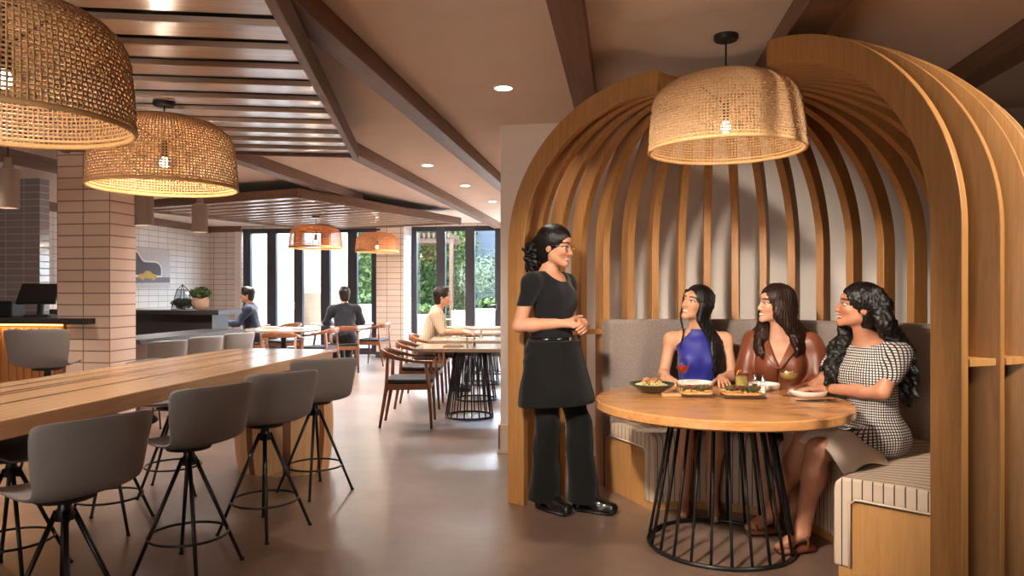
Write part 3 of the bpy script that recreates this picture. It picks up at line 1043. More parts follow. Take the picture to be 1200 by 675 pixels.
# =================================================================== dining chairs and tables
def make_armchair(name, label, group):
    t = thing(name, label, 'chair', (0, 0, 0), 0, group)
    cw = M['chair_wood']
    # front legs rise to the arms, rear legs to the back rail
    for s in (-1, 1):
        MB().tube([(s * .235, .225, 0), (s * .245, .20, .42), (s * .262, .17, .645)], [.013, .021, .015], 10).build('leg', cw, t, smooth=True)
        MB().tube([(s * .205, -.285, 0), (s * .215, -.215, .40), (s * .222, -.205, .70)], [.013, .021, .015], 10).build('leg', cw, t, smooth=True)
    fr = MB()
    fr.box((0, .205, .405), (.46, .024, .06)).box((0, -.21, .405), (.42, .024, .06))
    for s in (-1, 1): fr.box((s * .228, 0, .405), (.024, .41, .06), rz=s * .04)
    fr.build('seat_frame', cw, t, bevel=.005)
    MB().prism(rounded_rect(-.24, .24, -.23, .235, .06), .435, .478).build('seat_cushion', M['cushion_black'], t, bevel=.014, bseg=3, auto=50)
    # bent rail: arms sweep round into a tall curved back
    keys = [(.262, .235, .650, .030, .013), (.270, .10, .655, .030, .014), (.272, -.04, .675, .034, .014), (.245, -.165, .705, .052, .013), (.165, -.255, .722, .078, .012), (0, -.292, .728, .088, .012)]
    keys = [(-x, y, z, h, w) for x, y, z, h, w in keys] + [k for k in keys[-2::-1]]
    keys = [tuple(k) for k in keys]
    # catmull resample
    def cat(p0, p1, p2, p3, f):
        return tuple(.5 * ((2 * b) + (c - a) * f + (2 * a - 5 * b + 4 * c - d) * f * f + (-a + 3 * b - 3 * c + d) * f ** 3) for a, b, c, d in zip(p0, p1, p2, p3))
    K = [keys[0]] + keys + [keys[-1]]
    pts = []
    for i in range(1, len(K) - 2):
        for j in range(5): pts.append(cat(K[i - 1], K[i], K[i + 1], K[i + 2], j / 5))
    pts.append(keys[-1])
    P = []
    for i, (x, y, z, h, w) in enumerate(pts):
        a = pts[max(0, i - 1)]; b = pts[min(len(pts) - 1, i + 1)]
        tx, ty = b[0] - a[0], b[1] - a[1]
        L = math.hypot(tx, ty); nx, ny = -ty / L, tx / L
        row = []
        for k in range(10):
            f = 2 * PI * k / 10
            cc = math.copysign(abs(math.cos(f)) ** .6, math.cos(f)); ss = math.copysign(abs(math.sin(f)) ** .6, math.sin(f))
            row.append((x + nx * w * cc, y + ny * w * cc, z + h / 2 * ss * 1.0))
        P.append(row)
    m = MB().grid(P, wrap_v=True)
    m.add(P[0], [tuple(range(10))]); m.add(P[-1], [tuple(range(10))[::-1]])
    m.build('back_rail', cw, t, smooth=True)
    return t


GC = 'walnut armchairs along the row of wood tables'
chair = make_armchair('wooden_armchair', 'walnut armchair nearest the camera beside the first wire drum table', GC)
chair.location = W(-1.02, 7.32); chair.rotation_euler = (0, 0, A(2) - PI / 2)


def put_chair(x, d, head, label, group=GC):
    return dup(chair, W(x, d), A(head) - PI / 2, label, group)


put_chair(-1.05, 8.45, 0, 'empty walnut armchair second in the row, before the man in beige')
put_chair(-1.08, 9.72, 0, 'walnut armchair with the man in the beige shirt sitting in it')
put_chair(.22, 9.0, 180, 'dark armchair across the second wire drum table, half hidden by the partition wall')
GR = 'armchairs around the round tables'
put_chair(-2.80, 12.0, 112, 'walnut armchair with the man in black sitting in it', GR)
put_chair(-2.50, 13.1, 165, 'pale walnut armchair right behind the man in black beside the tiled pier', GR)
put_chair(-3.28, 10.35, 96, 'armchair with its broad back to the bar table end', GR)
put_chair(-3.02, 11.35, 172, 'armchair right of the first round table, seen from its side', GR)
put_chair(-4.42, 12.3, 186, 'armchair with the man in the dark blue shirt sitting in it', GR)
put_chair(-4.02, 12.75, 235, 'empty armchair between the man in blue and the round table', GR)


# ------ oblong tables on wire drums
def make_drum_table(name, label, group):
    t = thing(name, label, 'table', (0, 0, 0), 0, group)
    MB().prism(rounded_rect(-.55, .55, -.36, .36, .012, 3), .715, .75).build('tabletop', M['din_top'], t, bevel=.003)
    wire_drum(t, .715, .155, .255, 20, .0065)
    return t


GT = 'oblong wood tables on black wire drums'
dt = make_drum_table('drum_base_table', 'oblong wood table with wire drum base nearest the booth', GT)
dt.location = W(-.455, 7.76); dt.rotation_euler = (0, 0, TH)
for x, d, lb in ((-.45, 8.98, 'oblong wood table second from the booth'), (-.44, 10.48, 'oblong wood table the man in beige leans on'), (-.40, 11.8, 'oblong wood table farthest from the booth before the glass doors')):
    dup(dt, W(x, d), TH, lb, GT)

M['round_top'] = plain('pale_round_top', (204, 190, 178), .16, noise=.03, coat=.4)
def make_round(name, label, group, r):
    t = thing(name, label, 'table', (0, 0, 0), 0, group)
    MB().lathe([(0, .715), (r - .02, .715), (r, .73), (r, .75), (0, .752)], 48).build('tabletop', M['round_top'], t, auto=30)
    MB().lathe([(0, 0), (.27, 0), (.27, .012), (.045, .03), (.04, .7), (.12, .715), (0, .715)], 32).build('pedestal', M['black_metal'], t, auto=40)
    return t


GRT = 'pale round tables by the left glass doors'
r1 = make_round('pale_round_table', 'pale round table between the man in blue and the bar table', GRT, .56)
r1.location = W(-3.56, 11.3)
dup(r1, W(-3.12, 13.35), 0, 'pale round table farther back in front of the man in black', GRT)
# table with slatted white foot beyond the island
st = thing('square_table', 'small wood topped table with white slatted legs beyond the island', 'table', W(-5.25, 12.35, 0), TH)
MB().prism(rounded_rect(-.46, .46, -.36, .36, .02, 3), .715, .75).build('tabletop', M['din_top'], st, bevel=.003)
for i in range(10):
    MB().bx(-.40 + i * .088 - .012, -.40 + i * .088 + .012, -.30, -.27, .0, .715).bx(-.40 + i * .088 - .012, -.40 + i * .088 + .012, .27, .30, .0, .715).build('slat', M['base_white'], st)
MB().bx(-.42, .42, -.30, -.27, 0, .03).bx(-.42, .42, .27, .30, 0, .03).build('foot_rail', M['base_white'], st)


# ------ salt shakers, napkins and plates on those tables
def shaker(label, x, d, z, fill, group=None, rz=0):
    t = thing('shaker', label, 'shaker', W(x, d, z), rz, group)
    MB().lathe([(0, 0), (.019, 0), (.020, .006), (.0165, .02), (.0145, .062), (.0125, .070), (0, .070)], 20).build('glass_body', M['clear'], t, auto=40)
    MB().lathe([(0, .003), (.0155, .003), (.0125, .045), (0, .045)], 16).build('filling', fill, t, auto=40)
    MB().lathe([(.0135, .066), (.014, .078), (.008, .084), (.010, .094), (.0075, .103), (0, .105)], 20).build('cap', M['chrome'], t, smooth=True)
    return t


M['clear'] = thin_glass('clear_glass', (244, 248, 248), .06)
M['salt'] = plain('salt', (236, 232, 226), .9, noise=.05)
M['pepper'] = plain('pepper', (96, 76, 58), .9, noise=.4, nscale=300)
GSH = 'shakers on the dining tables'
shaker('salt shaker on the wood table nearest the booth, left one', -.47, 7.62, .75, M['salt'], GSH)
shaker('pepper shaker on the wood table nearest the booth, right one', -.40, 7.75, .75, M['pepper'], GSH)
shaker('shaker on the second wood table from the booth', -.38, 9.0, .75, M['salt'], GSH)
shaker('shaker on the farthest wood table before the doors', -.3, 11.75, .75, M['salt'], GSH)
GN = 'folded napkins on the wood tables'
for x, d, rz, lb in ((-.62, 7.68, .2, 'folded napkin on the wood table nearest the booth'), (-.52, 8.95, .1, 'folded napkin on the second wood table'), (-.35, 10.5, .1, 'folded napkin on the table of the man in beige')):
    n = thing('napkin', lb, 'napkin', W(x, d, .75), TH + rz, GN)
    MB().prism(rounded_rect(-.11, .11, -.05, .05, .012, 3), 0, .008).prism(rounded_rect(-.108, .10, -.048, .046, .012, 3), .008, .018).build('cloth', M['paper'], n, bevel=.003)
    MB().tube([(-.09, .0, .022), (.09, .01, .022)], .004, 6).box((.075, .009, .022), (.05, .018, .003)).build('fork', M['steel'], n)
GPL = 'plates on the round tables'
for x, d, lb in ((-3.72, 11.2, 'folded dark cloth on the first pale round table'),):
    n = thing('folded_cloth', lb, 'cloth', W(x, d, .752), TH + .3)
    MB().prism(rounded_rect(-.15, .15, -.06, .06, .02, 3), 0, .02).prism(rounded_rect(-.13, .10, -.05, .05, .02, 3), .02, .04).build('cloth', M['paper'], n, bevel=.006)
for x, d, lb in ((-3.3, 11.15, 'white plate on the first pale round table'), (-5.2, 12.3, 'small plate on the slatted leg table')):
    n = thing('plate', lb, 'plate', W(x, d, .752), 0, GPL)
    MB().lathe([(0, .004), (.07, .004), (.10, .016), (.104, .018), (.07, 0), (0, 0)], 32).build('dish', M['white_china'], n, smooth=True)

# =================================================================== outside
M['render_white'] = plain('sunlit_render', (206, 202, 197), .9, noise=.02, nscale=2)
M['paving'] = plain('terrace_paving', (206, 196, 186), .9, noise=.06, nscale=6)
M['lawn'] = plain('lawn', (78, 100, 50), .95, noise=.3, nscale=60)
struct(MB().bx(-30, 30, BACK_Y + .15, 60, -.12, -.02).build('ground', M['paving']))
struct(MB().bx(-7.0, -1.0, 17.0, 20.8, -.03, -.005).build('lawn', M['lawn']))
struct(MB().bx(-14, -6.8, 19.0, 19.3, 0, 6.5).build('wall_court', M['render_white']))
struct(MB().bx(-4.9, 3, 23.0, 23.3, 0, 4.6).build('wall_garden', plain('garden_wall', (112, 120, 132), .9, noise=.05)))
struct(MB().bx(-12, -9.5, 16.3, 16.6, 0, 3.4).build('wall_terrace', plain('terrace_wall', (226, 214, 196), .9, noise=.03)))


def hedge(label, x0, x1, y0, y1, z1, n, cols, name='hedge', z0=0.0):
    t = thing(name, label, 'hedge', ((x0 + x1) / 2, (y0 + y1) / 2, z0))
    w, dd = (x1 - x0) / 2, (y1 - y0) / 2
    MB().bx(-w * .94, w * .94, -dd * .85, dd * .85, 0, (z1 - z0) * .97).build('inner_twigs', M['leaf_dark'], t)
    m = MB()
    for _ in range(n):
        side = random.random()
        if side < .72:
            p = Vector((random.uniform(-w, w), -dd + random.gauss(0, .05), random.uniform(0, z1 - z0)))
        elif side < .86:
            p = Vector((random.choice((-w, w)) + random.gauss(0, .04), random.uniform(-dd, dd), random.uniform(0, z1 - z0)))
        else:
            p = Vector((random.uniform(-w, w), random.uniform(-dd, dd), z1 - z0 + random.gauss(0, .05)))
        d = Vector((random.gauss(0, .6), -1 + random.gauss(0, .5), random.gauss(.5, .6))).normalized()
        u = d.orthogonal().normalized(); ww = d.cross(u)
        a = random.uniform(0, 2 * PI); s = random.uniform(.04, .09)
        uu = (u * math.cos(a) + ww * math.sin(a)) * s; w2 = (ww * math.cos(a) - u * math.sin(a)) * s * .6
        m.add([p - uu, p - w2 + d * .02, p + uu, p + w2 + d * .02], [(0, 1, 2, 3)])
    m.build('foliage', cols, t)
    return t


def leafmat(name, cs):
    t = NT(name)
    v = t.coord()
    nz = t.new('ShaderNodeTexNoise'); nz.inputs['Scale'].default_value = 6; nz.inputs['Detail'].default_value = 8
    t.link(v, nz.inputs['Vector'])
    r = t.ramp(nz.outputs['Fac'], [(.3, lin(cs[0])), (.5, lin(cs[1])), (.7, lin(cs[2]))])
    t.link(r.outputs['Color'], t.b.inputs['Base Color'])
    t.b.inputs['Roughness'].default_value = .6
    return t.m


M['hedge'] = leafmat('hedge_leaves', ((40, 60, 24), (72, 96, 40), (112, 132, 66)))
M['olive'] = leafmat('olive_leaves', ((84, 96, 72), (112, 124, 94), (140, 148, 120)))
hedge('tall clipped green hedge beyond the right glass doors', -6.5, -4.42, 21.2, 21.9, 5.2, 7000, M['hedge'])
hedge('narrow strip of hedge right of the left glass doors', -6.82, -6.18, 17.9, 18.4, 4.8, 2400, M['hedge'])
ot = thing('olive_tree', 'pale olive tree in front of the grey garden wall', 'tree', (-3.75, 19.6, 0), 0)
MB().tube([(0, 0, 0), (.03, 0, .6), (-.02, .03, 1.2)], [.06, .045, .03], 8).build('trunk', M['chair_wood'], ot, smooth=True)
leaves(MB(), (0, 0, 1.7), (.75, .75, .8), 1500, .05).build('foliage', M['olive'], ot)
pg = thing('pergola', 'slatted pergola across the hedge top', 'pergola', (-5.62, 20.4, -.75))
for i in range(14):
    MB().bx(-.95 + i * .14, -.89 + i * .14, -.9, .3, 3.55, 3.68).build('slat', M['beam'], pg)
MB().bx(-1.05, 1.0, -.72, -.62, 3.42, 3.55).bx(-1.05, 1.0, .05, .15, 3.42, 3.55).build('rafter', M['beam'], pg)
for x in (-.98, .93): MB().bx(x - .05, x + .05, -.72, -.62, 0, 3.42).build('post', M['beam'], pg)
M['white_resin'] = plain('white_resin', (232, 230, 230), .5, noise=.02)
for px, y, w, h, lb in ((575, 16.4, .75, .95, 'white planter box outside the right end of the glass doors'), (436, 16.2, .85, 1.05, 'white planter with grasses outside beside the tiled pier'), (493, 16.8, .7, .8, 'white planter outside behind the man in beige')):
    t = thing('planter_box', lb, 'planter', (bx_at(px, y), y, -.02), 0, 'white planters on the terrace')
    MB().bx(-w / 2, w / 2, -.25, .25, 0, h).build('box', M['white_resin'], t, bevel=.02)
    MB().bx(-w / 2 + .04, w / 2 - .04, -.21, .21, h, h + .01).build('soil', M['soil'], t)
    leaves(MB(), (0, 0, h + .12), (w * .45, .2, .16), 260, .06).build('foliage', M['hedge'], t)


def patio_chair(label, x, y, rz):
    t = thing('patio_chair', label, 'chair', (x, y, -.02), rz, 'patio chairs on the lawn')
    wm = M['base_white']
    for sx in (-.25, .25):
        for sy in (-.24, .24):
            MB().tube([(sx, sy, 0), (sx, sy * .9, .62 if sy > 0 else .85)], .02, 8).build('leg', wm, t)
    MB().bx(-.27, .27, -.26, .27, .38, .43).build('seat', wm, t, bevel=.01)
    m = MB()
    for i in range(6): m.bx(-.24, .24, -.25, -.235, .46 + i * .065, .50 + i * .065)
    m.build('backrest', wm, t)
    for sx in (-.27, .27): MB().bx(sx - .03, sx + .03, -.24, .27, .60, .63).build('armrest', wm, t, bevel=.005)


patio_chair('pale slatted patio chair on the lawn, left of two', bx_at(531, 18.2), 18.2, 2.6)
patio_chair('pale slatted patio chair on the lawn, right of two', bx_at(546, 19.2), 19.2, 3.6)
lb = thing('lounger_bed', 'white slatted daybed seen through the left glass doors', 'daybed', (bx_at(370, 16.8), 16.8, -.02), 0)
for i in range(6):
    MB().bx(-.42 + i * .14, -.35 + i * .14, -.3, .3, 1.45, 1.62).build('slat', M['white_resin'], lb)
for x in (-.45, .42): MB().bx(x - .04, x + .04, -.3, .3, 0, 1.55).build('post', M['white_resin'], lb)
MB().bx(-.45, .42, -.28, .28, .35, .5).build('cushion', M['paper'], lb, bevel=.03)
MB().bx(-.45, .42, .24, .28, .5, 1.3).build('back_panel', M['din_top'], lb)
# =================================================================== things on the booth table
TZ = TT + .0005
GPLT = 'white plates on the booth table'


def dish(label, px_x, d, r, h, name='plate'):
    t = thing(name, label, name, W(px_x, d, TZ), 0, GPLT)
    MB().lathe([(0, .006), (r * .82, .006), (r * .93, h * .55), (r - .002, h), (r, h), (r + .0005, h - .003), (r * .95, h * .45), (r * .86, 0), (0, 0)], 56).build('dish', M['white_china'], t, smooth=True)
    return t


dish('white plate before the woman in the blue top', 1.10, 4.37, .105, .030)
dish('white bowl plate before the woman in the brown jacket', 1.475, 4.25, .092, .034)
dish('white rimmed plate at right before the woman in tweed', 1.625, 3.98, .098, .032)

# bowl of pasta
bw = thing('pasta_bowl', 'wide black bowl of creamy pasta at the left edge of the booth table', 'bowl', W(.795, 4.12, TZ), 0)
MB().lathe([(0, 0), (.055, 0), (.075, .012), (.125, .045), (.130, .048), (.122, .049), (.07, .020), (0, .014)], 56).build('bowl', plain('black_glaze', (34, 38, 36), .18, noise=.08, coat=.5), bw, smooth=True)
MB().ring((0, 0, .0495), .126, .0035, 64, 6).build('green_rim', plain('green_glaze', (70, 104, 76), .2, noise=.1, coat=.5), bw, smooth=True)
m = MB()
for i in range(120):
    a = random.uniform(0, 2 * PI); q = math.sqrt(random.random()) * .088
    z = .034 + .026 * (1 - (q / .088) ** 2) * random.uniform(.5, 1.15)
    b_ = random.uniform(0, 2 * PI); r = random.uniform(.008, .016)
    pts = [(q * math.cos(a) + r * math.cos(b_ + k * .7), q * math.sin(a) + r * math.sin(b_ + k * .7), z + .004 * math.sin(k * 1.3)) for k in range(5)]
    m.tube(pts, .0042, 6)
pa = m.build('pasta', plain('pasta_cream', (226, 196, 140), .45, noise=.18, nscale=120), bw, smooth=True); pa['kind'] = 'stuff'
m = MB()
for i in range(18):
    a = random.uniform(0, 2 * PI); q = random.uniform(0, .06)
    m.blob((q * math.cos(a), q * math.sin(a), .062 + random.uniform(0, .014)), (random.uniform(.008, .014), random.uniform(.007, .012), random.uniform(.006, .01)), 1, .15)
pa = m.build('meat_pieces', plain('roast_pieces', (190, 128, 72), .5, noise=.3, nscale=90), bw, smooth=True); pa['kind'] = 'stuff'
m = MB(); leaves(m, (0, 0, .055), (.07, .07, .012), 40, .008)
pa = m.build('herbs', M['leaf'], bw); pa['kind'] = 'stuff'

# long boards with flatbread
def board(label, x, d, L, Wd, rz, col, handle=True):
    t = thing('serving_board', label, 'board', W(x, d, TZ), TH + rz, 'serving boards with flatbread')
    MB().prism(rounded_rect(-L / 2, L / 2, -Wd / 2, Wd / 2, .012, 4), 0, .014).build('board', col, t, bevel=.002)
    if handle: MB().prism(rounded_rect(-L / 2 - .10, -L / 2 + .005, -.03, .03, .012, 4), 0.001, .013).build('handle', M['pale_board'], t, bevel=.002)
    return t


M['pale_board'] = wood('pale_board', (222, 176, 122), (200, 150, 98), (4, 30, 30), .4)
M['dark_board'] = wood('dark_board', (72, 42, 28), (46, 26, 18), (4, 30, 30), .4)
M['crust'] = plain('flatbread_crust', (206, 150, 92), .7, noise=.25, nscale=50, bump=.3)
M['topping'] = plain('melted_topping', (214, 158, 96), .5, noise=.35, nscale=70)
M['greens'] = plain('salad_greens', (72, 86, 36), .5, noise=.4, nscale=60)
M['purple'] = plain('red_onion', (120, 62, 58), .5, noise=.3, nscale=60)


def flatbread(label, x, d, L, Wd, rz):
    t = thing('flatbread', label, 'flatbread', W(x, d, TZ + .0145), TH + rz, 'flatbreads on the serving boards')
    poly = []
    for i in range(40):
        a = 2 * PI * i / 40
        cx = math.copysign(abs(math.cos(a)) ** .55, math.cos(a)); sy = math.copysign(abs(math.sin(a)) ** .6, math.sin(a))
        poly.append((L / 2 * cx * random.uniform(.96, 1.02), Wd / 2 * sy * random.uniform(.95, 1.03)))
    MB().prism(poly, 0, .013).build('crust', M['crust'], t, bevel=.004, bseg=2)
    m = MB()
    for i in range(70):
        m.blob((random.uniform(-.45, .45) * L, random.uniform(-.42, .42) * Wd, .015 + random.uniform(0, .006)), (random.uniform(.007, .014), random.uniform(.006, .012), random.uniform(.003, .006)), 1, .2)
    o = m.build('topping', M['topping'], t, smooth=True); o['kind'] = 'stuff'
    m = MB()
    for i in range(24): leaves(m, (random.uniform(-.42, .42) * L, random.uniform(-.36, .36) * Wd, .030), (.022, .02, .014), 16, .009)
    o = m.build('greens', M['greens'], t); o['kind'] = 'stuff'
    m = MB()
    for i in range(60):
        a = random.uniform(0, 6.28); c = (random.uniform(-.42, .42) * L, random.uniform(-.35, .35) * Wd)
        m.tube([(c[0] + .012 * math.cos(a + k * .8), c[1] + .012 * math.sin(a + k * .8), .030 + .004 * k) for k in range(4)], .0022, 5)
    o = m.build('onion_strips', M['purple'], t); o['kind'] = 'stuff'


board('dark serving board under the left flatbread, pale handle to the left', 1.008, 3.965, .175, .135, -.04, M['dark_board'])
board('dark serving board under the right flatbread', 1.25, 3.93, .22, .145, -.05, M['dark_board'], handle=False)
flatbread('flatbread with greens on the left dark board', 1.008, 3.97, .175, .12, -.04)
flatbread('flatbread with greens on the right dark board', 1.25, 3.935, .21, .125, -.05)


# glasses
def goblet(name, label, x, d, prof_bowl, stem_h, foot_r, liquid, lmat, extra=None):
    t = thing(name, label, 'glass', W(x, d, TZ), 0)
    MB().lathe([(0, .002), (foot_r * .5, .004), (foot_r, .0015), (foot_r, 0), (0, 0)], 32).build('foot', M['clear'], t, smooth=True)
    MB().tube([(0, 0, .002), (0, 0, stem_h)], [.005, .0035], 10).build('stem', M['clear'], t, smooth=True)
    MB().lathe([(r, z + stem_h) for r, z in prof_bowl], 40).build('bowl', M['clear'], t, smooth=True)
    MB().lathe([(max(0, r - .002), z + stem_h + (.002 if i == 0 else 0)) for i, (r, z) in enumerate(liquid)] + [(0, liquid[-1][1] + stem_h)], 36).build('drink', lmat, t, auto=50)
    return t


def drink(name, rgb, tr=.75, rough=.08):
    t = NT(name)
    t.b.inputs['Base Color'].default_value = lin(rgb)
    t.b.inputs['Transmission Weight'].default_value = tr
    t.b.inputs['Roughness'].default_value = rough
    t.b.inputs['IOR'].default_value = 1.33
    return t.m


tul = [(0, 0), (.018, .004), (.034, .024), (.038, .045), (.036, .07), (.033, .088)]
g = goblet('stem_glass', 'stemmed glass of pink red cocktail by the blue top', 1.016, 4.32, tul, .085, .034, tul[:4], drink('red_drink', (220, 70, 44), .4))
coupe = [(0, 0), (.02, .003), (.042, .018), (.052, .038), (.054, .060)]
g2 = goblet('coupe_glass', 'wide coupe glass of golden cocktail at the right of the table', 1.515, 3.97, coupe, .086, .036, coupe[:4], drink('gold_drink', (236, 204, 120), .35))
m = MB(); leaves(m, (-.01, -.01, .086 + .045), (.022, .018, .008), 24, .006)
m.build('flower_garnish', plain('petals', (236, 220, 180), .6, noise=.1), g2)
tb = thing('tumbler', 'short tumbler of cloudy yellow drink with citrus peel behind the flatbread', 'glass', W(1.35, 4.27, TZ), 0)
MB().lathe([(.0, .0), (.034, .0), (.0375, .004), (.039, .085), (.037, .085), (.0355, .008), (0, .008)], 36).build('glass_body', M['clear'], tb, auto=40)
MB().lathe([(0, .009), (.0345, .009), (.0362, .072), (0, .072)], 36).build('drink', drink('yellow_drink', (236, 196, 100), .25, .3), tb, auto=50)
MB().tube([(-.03, -.01, .075), (-.02, -.005, .10), (-.008, 0, .108), (.0, .004, .098)], [.006, .012, .012, .007], 8, flat=.35).build('citrus_peel', plain('citrus', (238, 168, 40), .45, noise=.1), tb, smooth=True)
m = MB()
for c in ((.01, .01, .066), (-.014, .012, .06), (.008, -.016, .064)): m.box(c, (.02, .02, .02), rz=random.random())
m.build('ice_cubes', drink('ice', (246, 246, 240), .8, .1), tb, bevel=.003)
GS2 = 'shakers on the booth table'
shaker('pepper shaker with metal cap on the booth table beside the tumbler', 1.382, 4.13, TZ, M['pepper'], GS2)
shaker('salt shaker with metal cap on the booth table, right of the pepper', 1.404, 4.06, TZ, M['salt'], GS2)
# cutlery by the right plate
for k, (x, d, rz, lb) in enumerate(((1.60, 3.80, .1, 'dark fork lying in front of the right plate'), (1.57, 3.765, -.2, 'dark knife lying beside the fork at right'))):
    t = thing('fork' if k == 0 else 'knife', lb, 'cutlery', W(x, d, TZ), TH + rz)
    MB().tube([(-.09, 0, .004), (.02, 0, .004), (.05, 0, .006)], [.0035, .003, .003], 6).build('handle', M['black_metal'], t, smooth=True)
    if k == 0:
        m = MB().box((.06, 0, .005), (.025, .018, .003))
        for s in (-.007, -.002, .003, .008): m.box((.085, s, .005), (.035, .0022, .002))
        m.build('tines', M['black_metal'], t)
    else:
        MB().box((.085, 0, .004), (.08, .014, .002)).build('blade', M['black_metal'], t, bevel=.0008)
# =================================================================== people: one blended surface per body
def _n(v):
    v = np.asarray(v, float); return v / (np.linalg.norm(v) + 1e-12)


def rotm(yaw=0.0, pitch=0.0, roll=0.0):
    """columns right, forward, up; yaw + turns left, pitch + looks up, roll + tips to the right"""
    m = Matrix.Rotation(math.radians(yaw), 3, 'Z') @ Matrix.Rotation(math.radians(pitch), 3, 'X') @ Matrix.Rotation(math.radians(roll), 3, 'Y')
    return np.array(m)


class Field:
    def __init__(s, lo, hi, h):
        s.h = h
        s.lo = np.asarray(lo, float)
        s.n = np.maximum(4, np.ceil((np.asarray(hi) - s.lo) / h).astype(int) + 1)
        s.v = np.full(tuple(s.n), .2, np.float32)
        s.ax = [s.lo[i] + h * np.arange(s.n[i]) for i in range(3)]

    def sub(s, lo, hi):
        i0 = np.clip(np.floor((np.asarray(lo) - s.lo) / s.h).astype(int), 0, s.n)
        i1 = np.clip(np.ceil((np.asarray(hi) - s.lo) / s.h).astype(int) + 1, 0, s.n)
        if np.any(i1 <= i0): return None
        sl = tuple(slice(a, b) for a, b in zip(i0, i1))
        X = s.ax[0][sl[0]][:, None, None]; Y = s.ax[1][sl[1]][None, :, None]; Z = s.ax[2][sl[2]][None, None, :]
        return sl, X, Y, Z

    def add(s, p, off=0.0):
        kind = p[0]
        if kind == 'c':
            _, a, b, ra, rb, k = p
            a = np.asarray(a, float); b = np.asarray(b, float)
            m = max(ra, rb) + off + k + 2 * s.h + .012
            q = s.sub(np.minimum(a, b) - m, np.maximum(a, b) + m)
            if q is None: return
            sl, X, Y, Z = q
            ba = b - a; L = float(ba @ ba) + 1e-12
            t = np.clip(((X - a[0]) * ba[0] + (Y - a[1]) * ba[1] + (Z - a[2]) * ba[2]) / L, 0, 1)
            d = np.sqrt((X - a[0] - t * ba[0]) ** 2 + (Y - a[1] - t * ba[1]) ** 2 + (Z - a[2] - t * ba[2]) ** 2) - (ra + (rb - ra) * t) - off
        else:
            _, c, r, R, k = p
            c = np.asarray(c, float); r = np.asarray(r, float) + off
            m = float(np.max(r)) + k + 2 * s.h + .012
            q = s.sub(c - m, c + m)
            if q is None: return
            sl, X, Y, Z = q
            dx, dy, dz = X - c[0], Y - c[1], Z - c[2]
            R = np.eye(3) if R is None else R
            l = [dx * R[0, i] + dy * R[1, i] + dz * R[2, i] for i in range(3)]
            k0 = np.sqrt(sum((l[i] / r[i]) ** 2 for i in range(3)))
            k1 = np.sqrt(sum((l[i] / (r[i] * r[i])) ** 2 for i in range(3))) + 1e-9
            d = k0 * (k0 - 1.0) / k1
        o = s.v[sl]
        if kind == 'x':          # carve
            hh = np.maximum(k - np.abs(o + d), 0) / max(k, 1e-6)
            s.v[sl] = np.maximum(o, -d) + hh * hh * k * .25
        else:
            hh = np.maximum(k - np.abs(o - d), 0) / max(k, 1e-6)
            s.v[sl] = np.minimum(o, d) - hh * hh * k * .25

    def full(s):
        return s.ax[0][:, None, None], s.ax[1][None, :, None], s.ax[2][None, None, :]

    def cut(s, fn):
        X, Y, Z = s.full()
        s.v = np.maximum(s.v, fn(X, Y, Z).astype(np.float32))

    def warp(s, fn):
        X, Y, Z = s.full()
        near = np.abs(s.v) < .04
        w = fn(X, Y, Z).astype(np.float32)
        s.v = np.where(near, s.v + w, s.v)

    def mesh(s):
        """surface nets"""
        v = s.v.copy()
        v[0], v[-1] = .2, .2; v[:, 0], v[:, -1] = .2, .2; v[:, :, 0], v[:, :, -1] = .2, .2
        ins = v < 0
        c = ins[:-1, :-1, :-1].astype(np.int8)
        for dx, dy, dz in ((1, 0, 0), (0, 1, 0), (0, 0, 1), (1, 1, 0), (1, 0, 1), (0, 1, 1), (1, 1, 1)):
            nx, ny, nz = s.n - 1
            c = c + ins[dx:dx + nx, dy:dy + ny, dz:dz + nz]
        act = (c > 0) & (c < 8)
        idx = np.argwhere(act)
        lut = np.full(act.shape, -1, np.int64); lut[act] = np.arange(len(idx))
        acc = np.zeros((len(idx), 3)); cnt = np.zeros(len(idx))
        cor = [(0, 0, 0), (1, 0, 0), (0, 1, 0), (1, 1, 0), (0, 0, 1), (1, 0, 1), (0, 1, 1), (1, 1, 1)]
        vals = [v[idx[:, 0] + a, idx[:, 1] + b, idx[:, 2] + c_] for a, b, c_ in cor]
        for i in range(8):
            for j in range(i + 1, 8):
                d = [cor[j][t] - cor[i][t] for t in range(3)]
                if sum(abs(x) for x in d) != 1: continue
                m = (vals[i] < 0) != (vals[j] < 0)
                den = vals[i] - vals[j]
                t = np.where(m, vals[i] / np.where(np.abs(den) < 1e-9, 1e-9, den), 0)
                for ax in range(3):
                    acc[:, ax] += np.where(m, cor[i][ax] + t * d[ax], 0)
                cnt += m
        P = s.lo + (idx + acc / np.maximum(cnt, 1)[:, None]) * s.h
        F = []
        for ax in range(3):
            a = np.take(ins, range(0, s.n[ax] - 1), ax); b = np.take(ins, range(1, s.n[ax]), ax)
            e = np.argwhere(a != b)
            u, w = [(1, 2), (2, 0), (0, 1)][ax]
            ok = (e[:, u] > 0) & (e[:, w] > 0) & (e[:, u] < s.n[u] - 1) & (e[:, w] < s.n[w] - 1)
            e = e[ok]
            q = []
            for du, dw in ((-1, -1), (0, -1), (0, 0), (-1, 0)):
                f = e.copy(); f[:, u] += du; f[:, w] += dw
                q.append(lut[f[:, 0], f[:, 1], f[:, 2]])
            q = np.stack(q, 1)
            flip = ~ins[e[:, 0], e[:, 1], e[:, 2]]
            q[flip] = q[flip][:, ::-1]
            F.append(q)
        F = np.concatenate(F)
        F = F[(F >= 0).all(1)]
        return P, F


